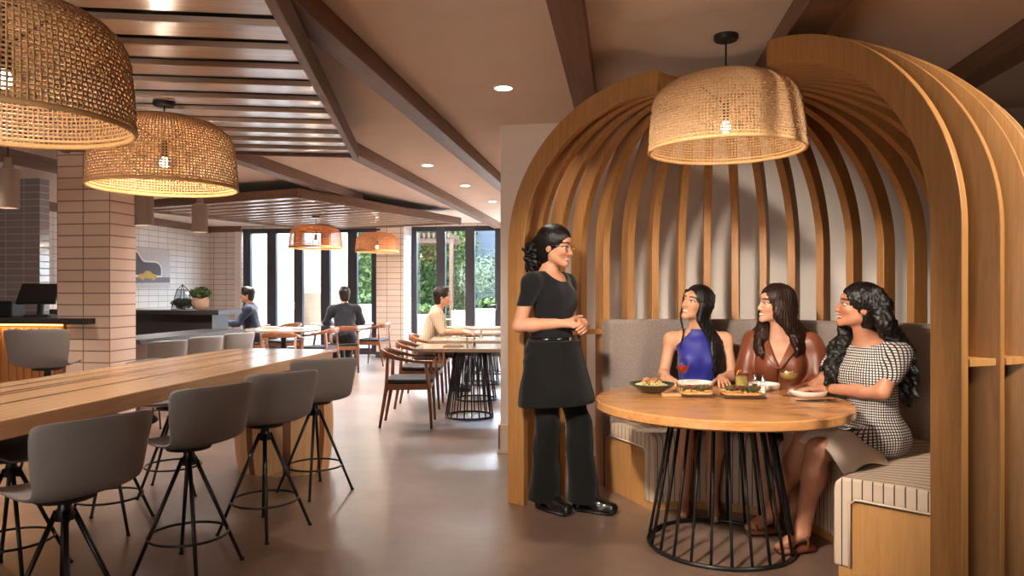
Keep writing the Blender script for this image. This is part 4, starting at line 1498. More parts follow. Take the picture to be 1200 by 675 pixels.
def relax(P, F, it):
    for _ in range(it):
        acc = np.zeros_like(P); cnt = np.zeros(len(P))
        for a, b in ((0, 1), (1, 2), (2, 3), (3, 0)):
            np.add.at(acc, F[:, a], P[F[:, b]]); np.add.at(acc, F[:, b], P[F[:, a]])
            np.add.at(cnt, F[:, a], 1); np.add.at(cnt, F[:, b], 1)
        P = P * .5 + .5 * acc / np.maximum(cnt, 1)[:, None]
    return P


def link_mesh(name, P, F, mat, parent, cols=None):
    me = bpy.data.meshes.new(name)
    me.vertices.add(len(P)); me.vertices.foreach_set('co', np.asarray(P, np.float32).ravel())
    me.loops.add(len(F) * 4); me.loops.foreach_set('vertex_index', F.ravel().astype(np.int32))
    me.polygons.add(len(F)); me.polygons.foreach_set('loop_start', (np.arange(len(F)) * 4).astype(np.int32))
    try: me.polygons.foreach_set('loop_total', np.full(len(F), 4, np.int32))
    except Exception: pass
    me.update(calc_edges=True); me.validate()
    me.shade_smooth()
    if cols is not None:
        at = me.color_attributes.new('tone', 'FLOAT_COLOR', 'POINT')
        at.data.foreach_set('color', np.concatenate([cols, np.ones((len(cols), 1))], 1).astype(np.float32).ravel())
    me.materials.append(mat)
    o = bpy.data.objects.new(name, me); COL.objects.link(o)
    if parent is not None: o.parent = parent
    return o


def bounds(prims, off=0.0):
    lo, hi = [], []
    for p in prims:
        if p[0] == 'c':
            m = max(p[3], p[4]); lo.append(np.minimum(p[1], p[2]) - m); hi.append(np.maximum(p[1], p[2]) + m)
        elif p[0] == 'e':
            m = float(np.max(p[2])); lo.append(np.asarray(p[1]) - m); hi.append(np.asarray(p[1]) + m)
    return np.min(lo, 0) - off - .03, np.max(hi, 0) + off + .03


def skin_mat(name):
    t = NT(name)
    a = t.new('ShaderNodeVertexColor'); a.layer_name = 'tone'
    nz = t.new('ShaderNodeTexNoise'); nz.inputs['Scale'].default_value = 30
    t.link(t.coord(), nz.inputs['Vector'])
    r = t.ramp(nz.outputs['Fac'], [(.3, (.94, .94, .94, 1)), (.7, (1.05, 1.04, 1.04, 1))])
    mx = t.new('ShaderNodeMix'); mx.data_type = 'RGBA'; mx.blend_type = 'MULTIPLY'; mx.inputs[0].default_value = 1.0
    t.link(a.outputs['Color'], mx.inputs[6]); t.link(r.outputs['Color'], mx.inputs[7])
    t.link(mx.outputs[2], t.b.inputs['Base Color'])
    t.b.inputs['Roughness'].default_value = .45
    t.b.inputs['Subsurface Weight'].default_value = .08
    t.b.inputs['Subsurface Radius'].default_value = (.012, .005, .003)
    t.b.inputs['Specular IOR Level'].default_value = .4
    return t.m


M['skin'] = skin_mat('skin')


def hair_mat(name, c, c2):
    t = NT(name)
    v = t.coord(scale=(90, 90, 6))
    nz = t.new('ShaderNodeTexNoise'); nz.inputs['Scale'].default_value = 2.0; nz.inputs['Detail'].default_value = 5
    t.link(v, nz.inputs['Vector'])
    r = t.ramp(nz.outputs['Fac'], [(.35, lin(c)), (.7, lin(c2))])
    t.link(r.outputs['Color'], t.b.inputs['Base Color'])
    t.b.inputs['Roughness'].default_value = .38
    t.b.inputs['Specular IOR Level'].default_value = .35
    t.bump(nz.outputs['Fac'], .5, .004)
    return t.m


M['hair_black'] = hair_mat('hair_black', (10, 8, 8), (24, 18, 16))
M['hair_brown'] = hair_mat('hair_brown', (22, 13, 10), (58, 34, 24))


class Person:
    def __init__(s, name, label, x, d, head_deg, group=None, cat='person'):
        s.loc = W(x, d); s.rz = A(head_deg) - PI / 2
        s.root = thing(name, label, cat, s.loc, s.rz, group)
        s.parts = {}
        s.order = []

    def L(s, x, d, z):
        """camera-frame metres -> this person's own frame"""
        p = W(x, d) - s.loc
        c, q = math.cos(-s.rz), math.sin(-s.rz)
        return np.array((p.x * c - p.y * q, p.x * q + p.y * c, z))

    def put(s, tag_, *prims):
        s.parts.setdefault(tag_, []).extend(prims)
        if tag_ not in s.order: s.order.append(tag_)

    def get(s, tags):
        out = []
        for t in s.order:
            if t in tags: out += s.parts[t]
        return out

    # -------- anatomy
    def torso(s, J, wf=1.0, bust=1.0, male=False):
        pe, ch, nk = (np.asarray(J[k], float) for k in ('pelvis', 'chest', 'neck'))
        sl, sr = np.asarray(J['shL'], float), np.asarray(J['shR'], float)
        up = _n(nk - pe); rt = _n(sr - sl); rt = _n(rt - up * (rt @ up)); fw = np.cross(up, rt)
        R = np.stack([rt, fw, up], 1)
        hw = .5 * np.linalg.norm(sr - sl)
        s.R = R
        wl = pe * .52 + ch * .48
        if male:
            s.put('hips', ('e', pe, (.165, .12, .12), R, .03))
            s.put('torso', ('e', wl, (.150, .112, .15), R, .06), ('e', ch, (.165, .118, .17), R, .05),
                  ('e', ch + up * .09, (.16, .10, .10), R, .05), ('c', sl + up * -.005, sr + up * -.005, .058, .058, .04))
        else:
            s.put('hips', ('e', pe, (.158 * wf, .115 * wf, .125), R, .03), ('e', pe - fw * .045 - up * .03, (.15 * wf, .085, .10), R, .05))
            s.put('torso', ('e', wl, (.112 * wf, .088 * wf, .15), R, .07), ('e', ch, (.128 * wf, .092 * wf, .15), R, .06),
                  ('e', ch + up * .10, (.13, .075, .075), R, .05), ('c', sl * .93 + sr * .07 + up * -.004, sr * .93 + sl * .07 + up * -.004, .044, .044, .04))
            b = .052 * bust
            for q in (-1, 1):
                s.put('torso', ('e', ch + fw * (.058 + .012 * bust) + rt * q * .060 + up * .012, (b * 1.12, b, b * 1.12), R, .065))
        s.put('torso', ('c', nk + up * .012 - fw * .02, sl * .75 + sr * .25 + up * .015, .036, .036, .05), ('c', nk + up * .012 - fw * .02, sr * .75 + sl * .25 + up * .015, .036, .036, .05))

    def head(s, c, R, neck, scale=1.0, male=False, nose=1.0):
        s.hc = np.asarray(c, float); s.hR = R; s.hs = scale
        k = scale
        T = lambda x, y, z: s.hc + R @ (np.array((x, y, z)) * k)
        E = lambda p, r, kk: ('e', T(*p), np.array(r) * k, R, kk * k)
        C = lambda p, q, ra, rb, kk: ('c', T(*p), T(*q), ra * k, rb * k, kk * k)
        nr = .058 if male else .047
        s.put('neck', ('c', np.asarray(neck, float) + (0, 0, -.035), T(0, -.022, -.075), nr * 1.12, nr * .98, .03))
        P = [E((0, -.016, .034), (.074, .094, .080), .02), E((0, .024, -.022), (.062, .066, .082), .03)]
        jw = .050 if male else .044
        for q in (-1, 1):
            P += [C((q * jw, .0, -.055), (q * .012, .070, -.096), .022, .016, .025), E((q * .036, .058, -.028), (.020, .020, .018), .02)]
        P += [E((0, .076, -.098), (.017, .015, .013), .016), E((0, .072, .038), (.046, .018, .022), .02)]
        for q in (-1, 1):
            P += [('x', T(q * .031, .098, .004), np.array((.017, .017, .011)) * k, R, .008 * k)]
        for q in (-1, 1): P += [E((q * .031, .0745, .003), (.0135, .0125, .0115), .002)]
        P += [C((0, .084, .008), (0, .102 * 1.0, -.030), .0075, .0105 * nose, .008), E((0, .1035, -.034), (.0105 * nose, .0095, .0085), .006)]
        for q in (-1, 1): P += [E((q * .0115, .093, -.037), (.0075, .009, .0068), .006), E((q * .073, -.012, -.008), (.009, .019, .029), .006)]
        P += [E((0, .088, -.0605), (.022, .0085, .0052), .006), E((0, .0865, -.0715), (.019, .0085, .0055), .006)]
        s.put('head', *P)

    def arm(s, side, sh, el, wr, r=(.041, .034, .0235), k=.03):
        s.put('uarm' + side, ('c', sh, el, r[0], r[1], k), ('e', np.asarray(sh, float) * .97 + np.asarray(el, float) * .03, (r[0] * 1.12,) * 3, None, k))
        m = np.asarray(el, float) * .7 + np.asarray(wr, float) * .3
        s.put('farm' + side, ('c', el, m, r[1], r[1] * 1.04, .015), ('c', m, wr, r[1] * 1.04, r[2], .02))

    def hand(s, side, wr, d, n, curl=25, spread=7, thumb=.9, k=1.0):
        """d: along the palm, n: out of the back of the hand"""
        wr = np.asarray(wr, float); d = _n(d); n = np.asarray(n, float); n = _n(n - d * (n @ d))
        t = np.cross(d, n) * (1 if side == 'R' else -1)       # towards the little finger side or thumb side
        t = -t if side == 'R' else -t                          # thumb side
        Rm = np.stack([t, d, n], 1)
        pr = [('e', wr + d * .045 * k, np.array((.040, .050, .0155)) * k, Rm, .012), ('c', wr, wr + d * .03, .0225 * k, .021 * k, .02)]
        for i, (o, L, r) in enumerate(((.028, .072, .0088), (.0095, .080, .0090), (-.0095, .074, .0086), (-.027, .058, .0078))):
            p = wr + d * (.083 - .004 * abs(i - 1)) * k + t * o * k
            dd = _n(d + t * (1.5 - i) * math.tan(math.radians(spread)) * .6); a = 0
            for j, fr in enumerate((.44, .31, .25)):
                a = math.radians(curl * (.55 + .45 * j) * (1 + .06 * i))
                dd = _n(dd * math.cos(a) - n * math.sin(a))
                q = p + dd * L * fr * k
                pr.append(('c', p, q, r * (1 - .06 * j) * k, r * (.94 - .08 * j) * k, .003 if j else .006))
                p = q
        p = wr + d * .022 * k + t * .026 * k
        dd = _n(d * .62 + t * .75 * thumb - n * .35)
        for L, r in ((.036, .0125), (.030, .0098), (.024, .0088)):
            q = p + dd * L * k
            pr.append(('c', p, q, r * k, r * .9 * k, .006)); p = q
            dd = _n(dd + d * .35 - t * .18)
        s.put('hand' + side, *pr)

    def leg(s, side, hip, kn, an, toe, r=(.083, .054, .034), k=.03):
        hip, kn, an, toe = (np.asarray(v, float) for v in (hip, kn, an, toe))
        s.put('thigh' + side, ('c', hip, kn, r[0], r[1], k))
        f = _n(kn - an); back = _n(hip - kn); back = _n(back - f * (back @ f)) if np.linalg.norm(back - f * (back @ f)) > .05 else np.array((0, -1., 0))
        m = kn * .68 + an * .32
        s.put('calf' + side, ('c', kn, m, r[1], r[1] * .95, .02), ('c', m, an, r[1] * .92, r[2], .03), ('e', m + back * .012, (r[1] * .98, r[1] * .98, .09), None, .03))
        bl = an + (toe - an) * .62; bl[2] = toe[2] + .012
        s.put('foot' + side, ('c', an, an + (0, 0, -.035), r[2], r[2] * .9, .02), ('c', an + (0, 0, -.03), bl, .032, .030, .02), ('c', bl, toe, .030, .018, .015))

    # -------- meshes
    def skin(s, tone, lips=(168, 84, 74), brow=(40, 28, 22), smile=True, h=.0042, hh=.0026, skip=(), lash=True, beard=None):
        tags = [t for t in s.order if t not in skip]
        prims = s.get(tags)
        lo, hi = bounds(prims)
        F = Field(lo, hi, h)
        for p in prims: F.add(p)
        P, Q = F.mesh()
        hl = lambda P_: ((P_ - s.hc) @ s.hR) / s.hs
        q = hl(P[Q].mean(1))
        keep = ~((np.abs(q[:, 0]) < .16) & (np.abs(q[:, 1]) < .16) & (q[:, 2] > -.080) & (q[:, 2] < .2))
        Q = Q[keep]
        hp = s.get(['head', 'neck', 'torso'])
        H = Field(s.hc - .165 * s.hs, s.hc + .165 * s.hs, hh)
        for p in hp: H.add(p)
        P2, Q2 = H.mesh()
        q2 = hl(P2[Q2].mean(1))
        Q2 = Q2[(q2[:, 2] > -.088) & (np.abs(q2[:, 0]) < .15) & (np.abs(q2[:, 1]) < .15)]
        Pn = np.concatenate([P, P2]); Qn = np.concatenate([Q, Q2 + len(P)])
        used = np.unique(Qn); mp = np.full(len(Pn), -1); mp[used] = np.arange(len(used))
        Pn = Pn[used]; Qn = mp[Qn]
        col = np.tile(np.array(lin(tone)[:3]), (len(Pn), 1))
        l = hl(Pn); x, y, z = l[:, 0], l[:, 1], l[:, 2]
        ax = np.abs(x)
        near = (np.abs(z) < .16) & (ax < .12) & (np.abs(y) < .14)
        def paint(m, c, a=1.0):
            m = m & near
            col[m] = col[m] * (1 - a) + np.array(lin(c)[:3]) * a
        rosy = tuple(min(255, v * f) for v, f in zip(tone, (1.02, .90, .86)))
        paint((y > .05) & (((ax - .04) / .022) ** 2 + ((z + .03) / .02) ** 2 < 1), rosy, .6)
        if beard: paint((y > .0) & (z < -.045) & (z > -.125) & ~((ax < .02) & (np.abs(z + .066) < .008)), beard, .35)
        zc = -.0672 + 7.0 * x * x
        paint((y > .06) & (ax < .0285) & (np.abs(z - zc) < .0098 * (1 - (ax / .031) ** 2)), lips, .85)
        if smile: paint((y > .06) & (ax < .0225) & (np.abs(z - zc - .0005) < .0052 * (1 - (ax / .024) ** 2)), (238, 230, 220))
        bz = .0265 + .004 * (1 - ((ax - .032) / .022) ** 2)
        paint((y > .05) & (ax > .011) & (ax < .052) & (np.abs(z - bz) < .0050 - .03 * np.maximum(ax - .036, 0)), brow, .95)
        e = ((ax - .0315) / .0150) ** 2 + ((z - .003) / .0066) ** 2
        paint((y > .05) & (e < 2.1) & (z > .0015), brow, .9)
        paint((y > .05) & (e < .92), (196, 186, 178))
        gx = ax - .0315
        paint((y > .05) & (gx ** 2 + (z - .0035) ** 2 < .0070 ** 2), (34, 20, 14))
        o = link_mesh('body', Pn, Qn, M['skin'], s.root, col)
        return o

    def cloth(s, name, mat, tags, off, cut=None, extra=(), h=.0048, wrinkle=0.0, parent=None, it=2, only=None, wfreq=(31, 27, 19)):
        prims = [p for p in s.get(tags) if p[0] != 'x']
        ex = list(extra)
        lo, hi = bounds(prims + ex, off + .02)
        F = Field(lo, hi, h)
        for p in prims: F.add(p, off)
        for p in ex: F.add(p)
        if wrinkle:
            a, b, c = wfreq
            F.warp(lambda X, Y, Z: wrinkle * (np.sin(a * X + 9 * Z + 3 * np.sin(13 * Y)) * np.sin(b * Y + 5 * X) + np.sin(c * Z + 11 * X - 7 * Y + 2.5 * np.sin(17 * X))))
        if cut is not None: F.cut(cut)
        P, Q = F.mesh()
        P = relax(P, Q, it)
        return link_mesh(name, P, Q, mat, parent or s.root)

    def hair(s, mat, extra, cap=.013, face=(.062, .085, .112, .105, -.030), h=.0040, groove=.0016, freq=46, part=None, wild=0.0, name='hair', k=.012, ears=False):
        """cap over the skull, opened at the face, plus hanging locks"""
        R, c, sc = s.hR, s.hc, s.hs
        T = lambda x, y, z: c + R @ (np.array((x, y, z)) * sc)
        base = [('e', T(0, -.020, .038), (np.array((.076, .096, .083)) + cap) * sc, R, .01), ('e', T(0, -.045, -.03), (np.array((.066, .058, .085)) + cap * .6) * sc, R, .03)]
        lo, hi = bounds(base + list(extra))
        F = Field(lo, hi, h)
        for p in base: F.add(p)
        fa = face
        def fcut(X, Y, Z):
            dx, dy, dz = X - c[0], Y - c[1], Z - c[2]
            l = [(dx * R[0, i] + dy * R[1, i] + dz * R[2, i]) / sc for i in range(3)]
            q = np.sqrt((l[0] / fa[0]) ** 2 + ((l[1] - fa[3]) / fa[1]) ** 2 + ((l[2] - fa[4]) / fa[2]) ** 2)
            return (1 - q) * min(fa[0], fa[1], fa[2])
        F.cut(fcut)
        for p in extra: F.add(p)
        def w(X, Y, Z):
            dx, dy, dz = X - c[0], Y - c[1], Z - c[2]
            lx = dx * R[0, 0] + dy * R[1, 0] + dz * R[2, 0]; ly = dx * R[0, 1] + dy * R[1, 1] + dz * R[2, 1]
            lz = dx * R[0, 2] + dy * R[1, 2] + dz * R[2, 2]
            ph = np.arctan2(lx - (part or 0.0), ly + .02 + 0 * lx)
            g = groove * np.sin(freq * ph + 2.2 * np.sin(lz * 22) + 1.3 * np.sin(lz * 51 + 4 * ph))
            if part is not None:
                g = g + .006 * np.exp(-((lx - part) / .006) ** 2) * (ly > -.06) * (lz > .06)
            if wild: g = g + wild * np.sin(X * 150 + 2 * np.sin(Z * 90)) * np.sin(Y * 140 + 2 * np.sin(X * 80)) * np.sin(Z * 130)
            return g
        F.warp(w)
        P, Q = F.mesh()
        P = relax(P, Q, 1)
        return link_mesh(name, P, Q, mat, s.root)


def lock(pts, r0, r1, amp=0.0, turns=3.0, ph=0.0, n=14, k=.008, rm=None):
    """a lock of hair as a chain of tapered pieces; swells in the middle, waves sideways"""
    pts = [np.asarray(p, float) for p in pts]
    seg = np.cumsum([0] + [np.linalg.norm(b - a) for a, b in zip(pts[:-1], pts[1:])])
    out = []; prev = None
    for i in range(n + 1):
        f = i / n; L = f * seg[-1]
        j = min(int(np.searchsorted(seg, L, 'right')) - 1, len(pts) - 2)
        g = (L - seg[j]) / max(1e-9, seg[j + 1] - seg[j])
        p = pts[j] * (1 - g) + pts[j + 1] * g
        a = ph + f * turns * 2 * PI
        p = p + np.array((math.cos(a), math.sin(a), 0)) * amp * min(1.0, f * 3)
        r = r0 + (r1 - r0) * f
        if rm: r = r + rm * math.sin(PI * f)
        if prev is not None: out.append(('c', prev[0], p, prev[1], r, k))
        prev = (p, r)
    return out


def smoothmax(*a):
    r = a[0]
    for b in a[1:]: r = np.maximum(r, b)
    return r
# =================================================================== the people in the photograph
M['black_knit'] = fabric('black_jersey', (19, 20, 23), (12, 12, 15), 240, sheen=.15)
M['black_apron'] = fabric('black_apron_cotton', (15, 14, 15), (9, 9, 10), 200, sheen=.1)
M['black_trousers'] = fabric('black_trousers', (16, 15, 16), (10, 10, 10), 200, sheen=.1)
M['blue_satin'] = plain('cobalt_top', (38, 42, 140), .5, noise=.04, nscale=9, sheen=.2)
M['brown_leather'] = plain('brown_leather', (124, 66, 42), .38, noise=.16, nscale=14, bump=.08)
M['shoe_black'] = plain('black_patent', (18, 17, 18), .18, noise=.05, coat=.5)
M['tan_leather'] = plain('tan_sandal', (120, 66, 40), .5, noise=.1)
M['gold'] = plain('gold_metal', (222, 178, 96), .2, metal=1.0, noise=.02)


def tweed():
    t = NT('black_white_tweed')
    v = t.coord(scale=(100, 100, 100))
    sp = t.new('ShaderNodeSeparateXYZ'); t.link(v, sp.inputs[0])
    # check of dark and pale threads, wrapped round the body
    at = t.new('ShaderNodeMath'); at.operation = 'ARCTAN2'
    t.link(sp.outputs[0], at.inputs[0]); t.link(sp.outputs[1], at.inputs[1])
    sa = t.new('ShaderNodeMath'); sa.operation = 'MULTIPLY'; sa.inputs[1].default_value = 24.0
    t.link(at.outputs[0], sa.inputs[0])
    outs = []
    for src, mul in ((sa.outputs[0], 3.0), (sp.outputs[2], 4.6)):
        m = t.new('ShaderNodeMath'); m.operation = 'MULTIPLY'; m.inputs[1].default_value = mul
        t.link(src, m.inputs[0])
        s_ = t.new('ShaderNodeMath'); s_.operation = 'SINE'; t.link(m.outputs[0], s_.inputs[0])
        outs.append(s_.outputs[0])
    mx = t.new('ShaderNodeMath'); mx.operation = 'MAXIMUM'
    t.link(outs[0], mx.inputs[0]); t.link(outs[1], mx.inputs[1])
    nz = t.new('ShaderNodeTexNoise'); nz.inputs['Scale'].default_value = 3.0; nz.inputs['Detail'].default_value = 4
    t.link(v, nz.inputs['Vector'])
    ad = t.new('ShaderNodeMath'); ad.operation = 'ADD'; t.link(mx.outputs[0], ad.inputs[0])
    n2 = t.new('ShaderNodeMath'); n2.operation = 'MULTIPLY_ADD'; n2.inputs[1].default_value = 1.0; n2.inputs[2].default_value = -.5
    t.link(nz.outputs['Fac'], n2.inputs[0]); t.link(n2.outputs[0], ad.inputs[1])
    r = t.ramp(ad.outputs[0], [(.15, lin((214, 206, 198))), (.62, lin((44, 40, 44)))])
    t.link(r.outputs['Color'], t.b.inputs['Base Color'])
    t.b.inputs['Roughness'].default_value = .95
    t.bump(nz.outputs['Fac'], .4, .003)
    return t.m


M['tweed'] = tweed()


def shirt_stripes():
    t = NT('beige_striped_shirt')
    v = t.coord()
    w = t.new('ShaderNodeTexWave'); w.inputs['Scale'].default_value = 14; w.bands_direction = 'Y'
    t.link(v, w.inputs['Vector'])
    r = t.ramp(w.outputs['Fac'], [(.3, lin((172, 146, 118))), (.8, lin((206, 186, 162)))])
    t.link(r.outputs['Color'], t.b.inputs['Base Color']); t.b.inputs['Roughness'].default_value = .9
    return t.m


# ------------------------------------------------------------ the waitress
w = Person('person', 'smiling waitress in black apron and glasses standing at the booth with clasped hands', .245, 4.50, -41)
J = dict(pelvis=(0, .0, .985), chest=(0, .012, 1.275), neck=(0, -.015, 1.452), shL=(-.170, -.015, 1.405), shR=(.170, -.015, 1.405))
w.torso(J, wf=1.06, bust=1.0)
HR = rotm(yaw=12, pitch=-9, roll=4)
w.head((.0, .035, 1.622), HR, (0, -.015, 1.45), 1.04)
w.arm('R', (.178, -.015, 1.395), (.225, -.075, 1.135), (.040, .150, 1.150), r=(.046, .038, .024))
w.arm('L', (-.178, -.015, 1.395), (-.225, -.02, 1.135), (-.050, .200, 1.135), r=(.046, .038, .024))
w.hand('R', (.040, .150, 1.150), (-.55, .80, .06), (.55, .35, .55), curl=48, spread=2)
w.hand('L', (-.050, .200, 1.135), (.62, .55, -.02), (-.35, .75, .45), curl=40, spread=2)
w.leg('R', (.09, .0, .93), (.085, .035, .52), (.055, -.01, .125), (.07, .16, .055), r=(.088, .058, .038))
w.leg('L', (-.09, .02, .93), (-.085, .145, .53), (-.075, .19, .125), (-.11, .355, .055), r=(.088, .058, .038))
w.skin((196, 142, 114), lips=(176, 92, 84), hh=.0025, skip=('footR', 'footL'))


def cut_w(X, Y, Z):
    neck = .088 - np.sqrt((X / 1.0) ** 2 + ((Y - .035) / .95) ** 2 + ((Z - 1.475) / .95) ** 2)
    return smoothmax(.93 - Z + 0 * X + 0 * Y, neck, Z - 1.462 + 0 * X + 0 * Y, (1.235 - Z) + 4 * np.maximum(0, .15 - np.abs(X)) * -1 + 0 * Y)


def sleeve(z):
    # short sleeve ends: outside the trunk only above z, trunk goes down to the waist
    def f(X, Y, Z):
        neck = .092 - np.sqrt((X / 1.0) ** 2 + ((Y - .045) / .95) ** 2 + ((Z - 1.480) / 1.0) ** 2)
        hem = (.955 - Z) + 0 * X + 0 * Y
        sl = np.minimum(z - Z, np.abs(X) - .165) + 0 * Y
        return smoothmax(hem, neck, sl, Z - 1.466 + 0 * X + 0 * Y)
    return f


top = w.cloth('t_shirt', M['black_knit'], ['torso', 'hips', 'uarmL', 'uarmR'], .009, sleeve(1.255), wrinkle=.0022)
leg_ex = []
for sx, kn, an in ((1, (.085, .035, .52), (.055, -.01, .125)), (-1, (-.085, .145, .53), (-.075, .19, .125))):
    kn = np.array(kn); an = np.array(an)
    leg_ex += [('c', kn + (0, 0, .02), an + (0, 0, -.05), .066, .098, .03)]
w.cloth('trousers', M['black_trousers'], ['hips', 'thighL', 'thighR', 'calfL', 'calfR'], .012, lambda X, Y, Z: smoothmax(.062 - Z + 0 * X + 0 * Y, Z - 1.01 + 0 * X + 0 * Y), extra=leg_ex, wrinkle=.003, h=.0055)
ap = [('c', (0, .03, 1.0), (0, .05, .72), .158, .205, .03), ('c', (-.07, .06, .98), (-.09, .10, .66), .115, .135, .05), ('c', (.08, .0, .98), (.115, .0, .66), .105, .135, .05)]
w.cloth('apron', M['black_apron'], ['hips'], .022, lambda X, Y, Z: smoothmax(.645 - Z + .0 * X + .06 * Y, Z - 1.045 + 0 * X + 0 * Y, (np.sqrt((X / 1.12) ** 2 + ((Y - .02) / .92) ** 2) - (.168 + .10 * np.maximum(0, (1.0 - Z) / .36)))), extra=ap, wrinkle=.003, h=.0055)
belt = MB().ring((0, 0, 0), .152, .011, 48, 8)
for i, v in enumerate(belt.v): belt.v[i] = (v[0] * 1.02, v[1] * .86 + .01, v[2] * 1.4)
bo = belt.build('belt', M['shoe_black'], w.root, smooth=True, loc=(0, .005, 1.052))
MB().box((.0, .148, 0), (.035, .008, .028)).build('buckle', M['steel'], bo, bevel=.002)
for an, toe in (((.055, -.01, .125), (.075, .175, .03)), ((-.075, .19, .125), (-.115, .37, .03))):
    an = np.array(an); toe = np.array(toe)
    dr = _n((toe - an) * (1, 1, 0)); hl = an - dr * .04
    pr = [('c', hl * (1, 1, 0) + (0, 0, .085), an * (1, 1, 0) + dr * .10 + (0, 0, .055), .044, .043, .02), ('c', an * (1, 1, 0) + dr * .09 + (0, 0, .05), toe * (1, 1, 0) + (0, 0, .042), .043, .036, .02), ('c', hl * (1, 1, 0) + (0, 0, .09), hl * (1, 1, 0) + (0, 0, .03), .040, .036, .01)]
    lo, hi = bounds(pr); F = Field(lo, hi, .004)
    for p in pr: F.add(p)
    mid = an * (1, 1, 0) + dr * .055
    F.cut(lambda X, Y, Z: smoothmax(-Z + .001 + 0 * X + 0 * Y, Z - .125 + 0 * X + 0 * Y))
    P, Q = F.mesh(); P = relax(P, Q, 2)
    so = link_mesh('shoe', P, Q, M['shoe_black'], w.root)
    sm = MB().tube([tuple(hl * (1, 1, 0) + (0, 0, .016)), tuple(an * (1, 1, 0) + dr * .08 + (0, 0, .013)), tuple(toe * (1, 1, 0) + (0, 0, .013))], [.042, .046, .036], 12, flat=.30)
    sm.build('sole', M['black'], so, smooth=True)
T = lambda p, x, y, z: p.hc + p.hR @ (np.array((x, y, z)) * p.hs)
ex = []
tl = T(w, 0, -.125, .012)
ex += [('e', tl, (.035, .035, .035), None, .02)]
bk = w.hR @ np.array((0, -1, 0)); bk = _n(bk * (1, 1, 0))
rg = random.Random(4)
for i in range(26):
    a = rg.uniform(0, 6.28); q = rg.uniform(.0, .05)
    e = tl + bk * rg.uniform(.02, .055) + np.array((math.cos(a) * q, math.sin(a) * q, -rg.uniform(.10, .205)))
    md = tl * .5 + e * .5 + bk * .03 + np.array((math.cos(a) * q * .6, math.sin(a) * q * .6, .03))
    ex += lock([tl + bk * .015, md, e], .013, .008, .010, rg.uniform(2, 4), rg.uniform(0, 6), 12, .006)
w.hair(M['hair_black'], ex, cap=.012, face=(.076, .098, .106, .088, -.040), freq=40, groove=.0014, wild=.0012)
# eyeglasses
gm = MB()
for q in (-1, 1):
    ring = [tuple(T(w, q * .033 + .027 * math.cos(a) * (1.0), .101 - .010 * abs(math.cos(a)) * (1 if math.cos(a) * q > 0 else 0), .001 + .0225 * math.sin(a))) for a in [2 * PI * i / 24 for i in range(24)]]
    gm.tube(ring, .0013, 6, closed=True)
    gm.tube([tuple(T(w, q * .060, .092, .008)), tuple(T(w, q * .076, .05, .010)), tuple(T(w, q * .080, -.012, .006)), tuple(T(w, q * .078, -.03, -.01))], .0013, 6)
gm.tube([tuple(T(w, -.007, .104, .004)), tuple(T(w, 0, .107, .008)), tuple(T(w, .007, .104, .004))], .0013, 6)
gm.build('eyeglasses', M['steel'], w.root, smooth=True)


def seated(p, J, sh_l, sh_r, legs=True, wf=1.0, bust=1.0, male=False):
    p.torso(J, wf, bust, male)


# ------------------------------------------------------------ woman in blue
a = Person('person', 'woman with long black hair in sleeveless blue top looking up at the waitress', 1.215, 4.74, -98)
J = dict(pelvis=(0, .02, .575), chest=(0, .03, .885), neck=(0, .01, 1.075), shL=(-.165, .005, 1.035), shR=(.165, .005, 1.035))
a.torso(J, wf=.98, bust=.78)
HR = rotm(yaw=-48, pitch=13, roll=-7)
a.head((.015, .045, 1.262), HR, (0, .01, 1.07), 1.0)
a.arm('R', (.172, .005, 1.03), (.225, .035, .80), (.222, .225, .806), r=(.041, .034, .023))
a.arm('L', (-.172, .005, 1.03), (-.212, .05, .80), (-.115, .235, .806), r=(.041, .034, .023))
a.hand('R', (.222, .225, .806), (-.10, 1, -.08), (0, 0, 1), curl=14)
a.hand('L', (-.115, .235, .806), (-.02, 1, -.08), (0, 0, 1), curl=14)
a.leg('R', (.085, .04, .553), (.115, .40, .545), (.125, .36, .10), (.135, .50, .02), r=(.078, .052, .033))
a.leg('L', (-.085, .04, .553), (-.055, .41, .545), (-.04, .38, .10), (-.04, .53, .02), r=(.078, .052, .033))
a.skin((204, 152, 120), lips=(176, 84, 76), hh=.0025)


def halter(X, Y, Z):
    # high halter neck, bare shoulders: the edge runs from the neck to under the arm
    s = np.abs(X) - (.050 + .98 * np.maximum(0, 1.085 - Z)) + 0 * Y
    s = np.where(Z < .955 + 0 * X + 0 * Y, -.05, s)
    return smoothmax(s, Z - 1.098 + 0 * X + 0 * Y, .55 - Z + 0 * X + 0 * Y)


a.cloth('blue_top', M['blue_satin'], ['torso', 'hips', 'neck'], .008, halter, wrinkle=.0022)
a.cloth('skirt', M['black_trousers'], ['hips', 'thighL', 'thighR'], .012, lambda X, Y, Z: smoothmax(Z - .68 + 0 * X + 0 * Y, Y - .33 + 0 * X + 0 * Z), wrinkle=.002, h=.006)
ex = []
rg = random.Random(9)
for i in range(20):       # the main fall over her left shoulder, front
    f = i / 19
    ex += lock([T(a, -.03 - .045 * f, .01 - .06 * f, .10 - .03 * f), T(a, -.082 - .01 * f, .03 - .07 * f, .0), T(a, -.080, .035 - .06 * f, -.09),
                np.array((-.070 - .060 * f, .115 - .06 * f, 1.02)), np.array((-.075 - .07 * f, .145 - .055 * f, .93)), np.array((-.085 - .055 * f, .14 - .05 * f, .84 - .06 * rg.random()))],
               .016, .006, .004, 1.6, rg.uniform(0, 6), 16, .008, rm=.004)
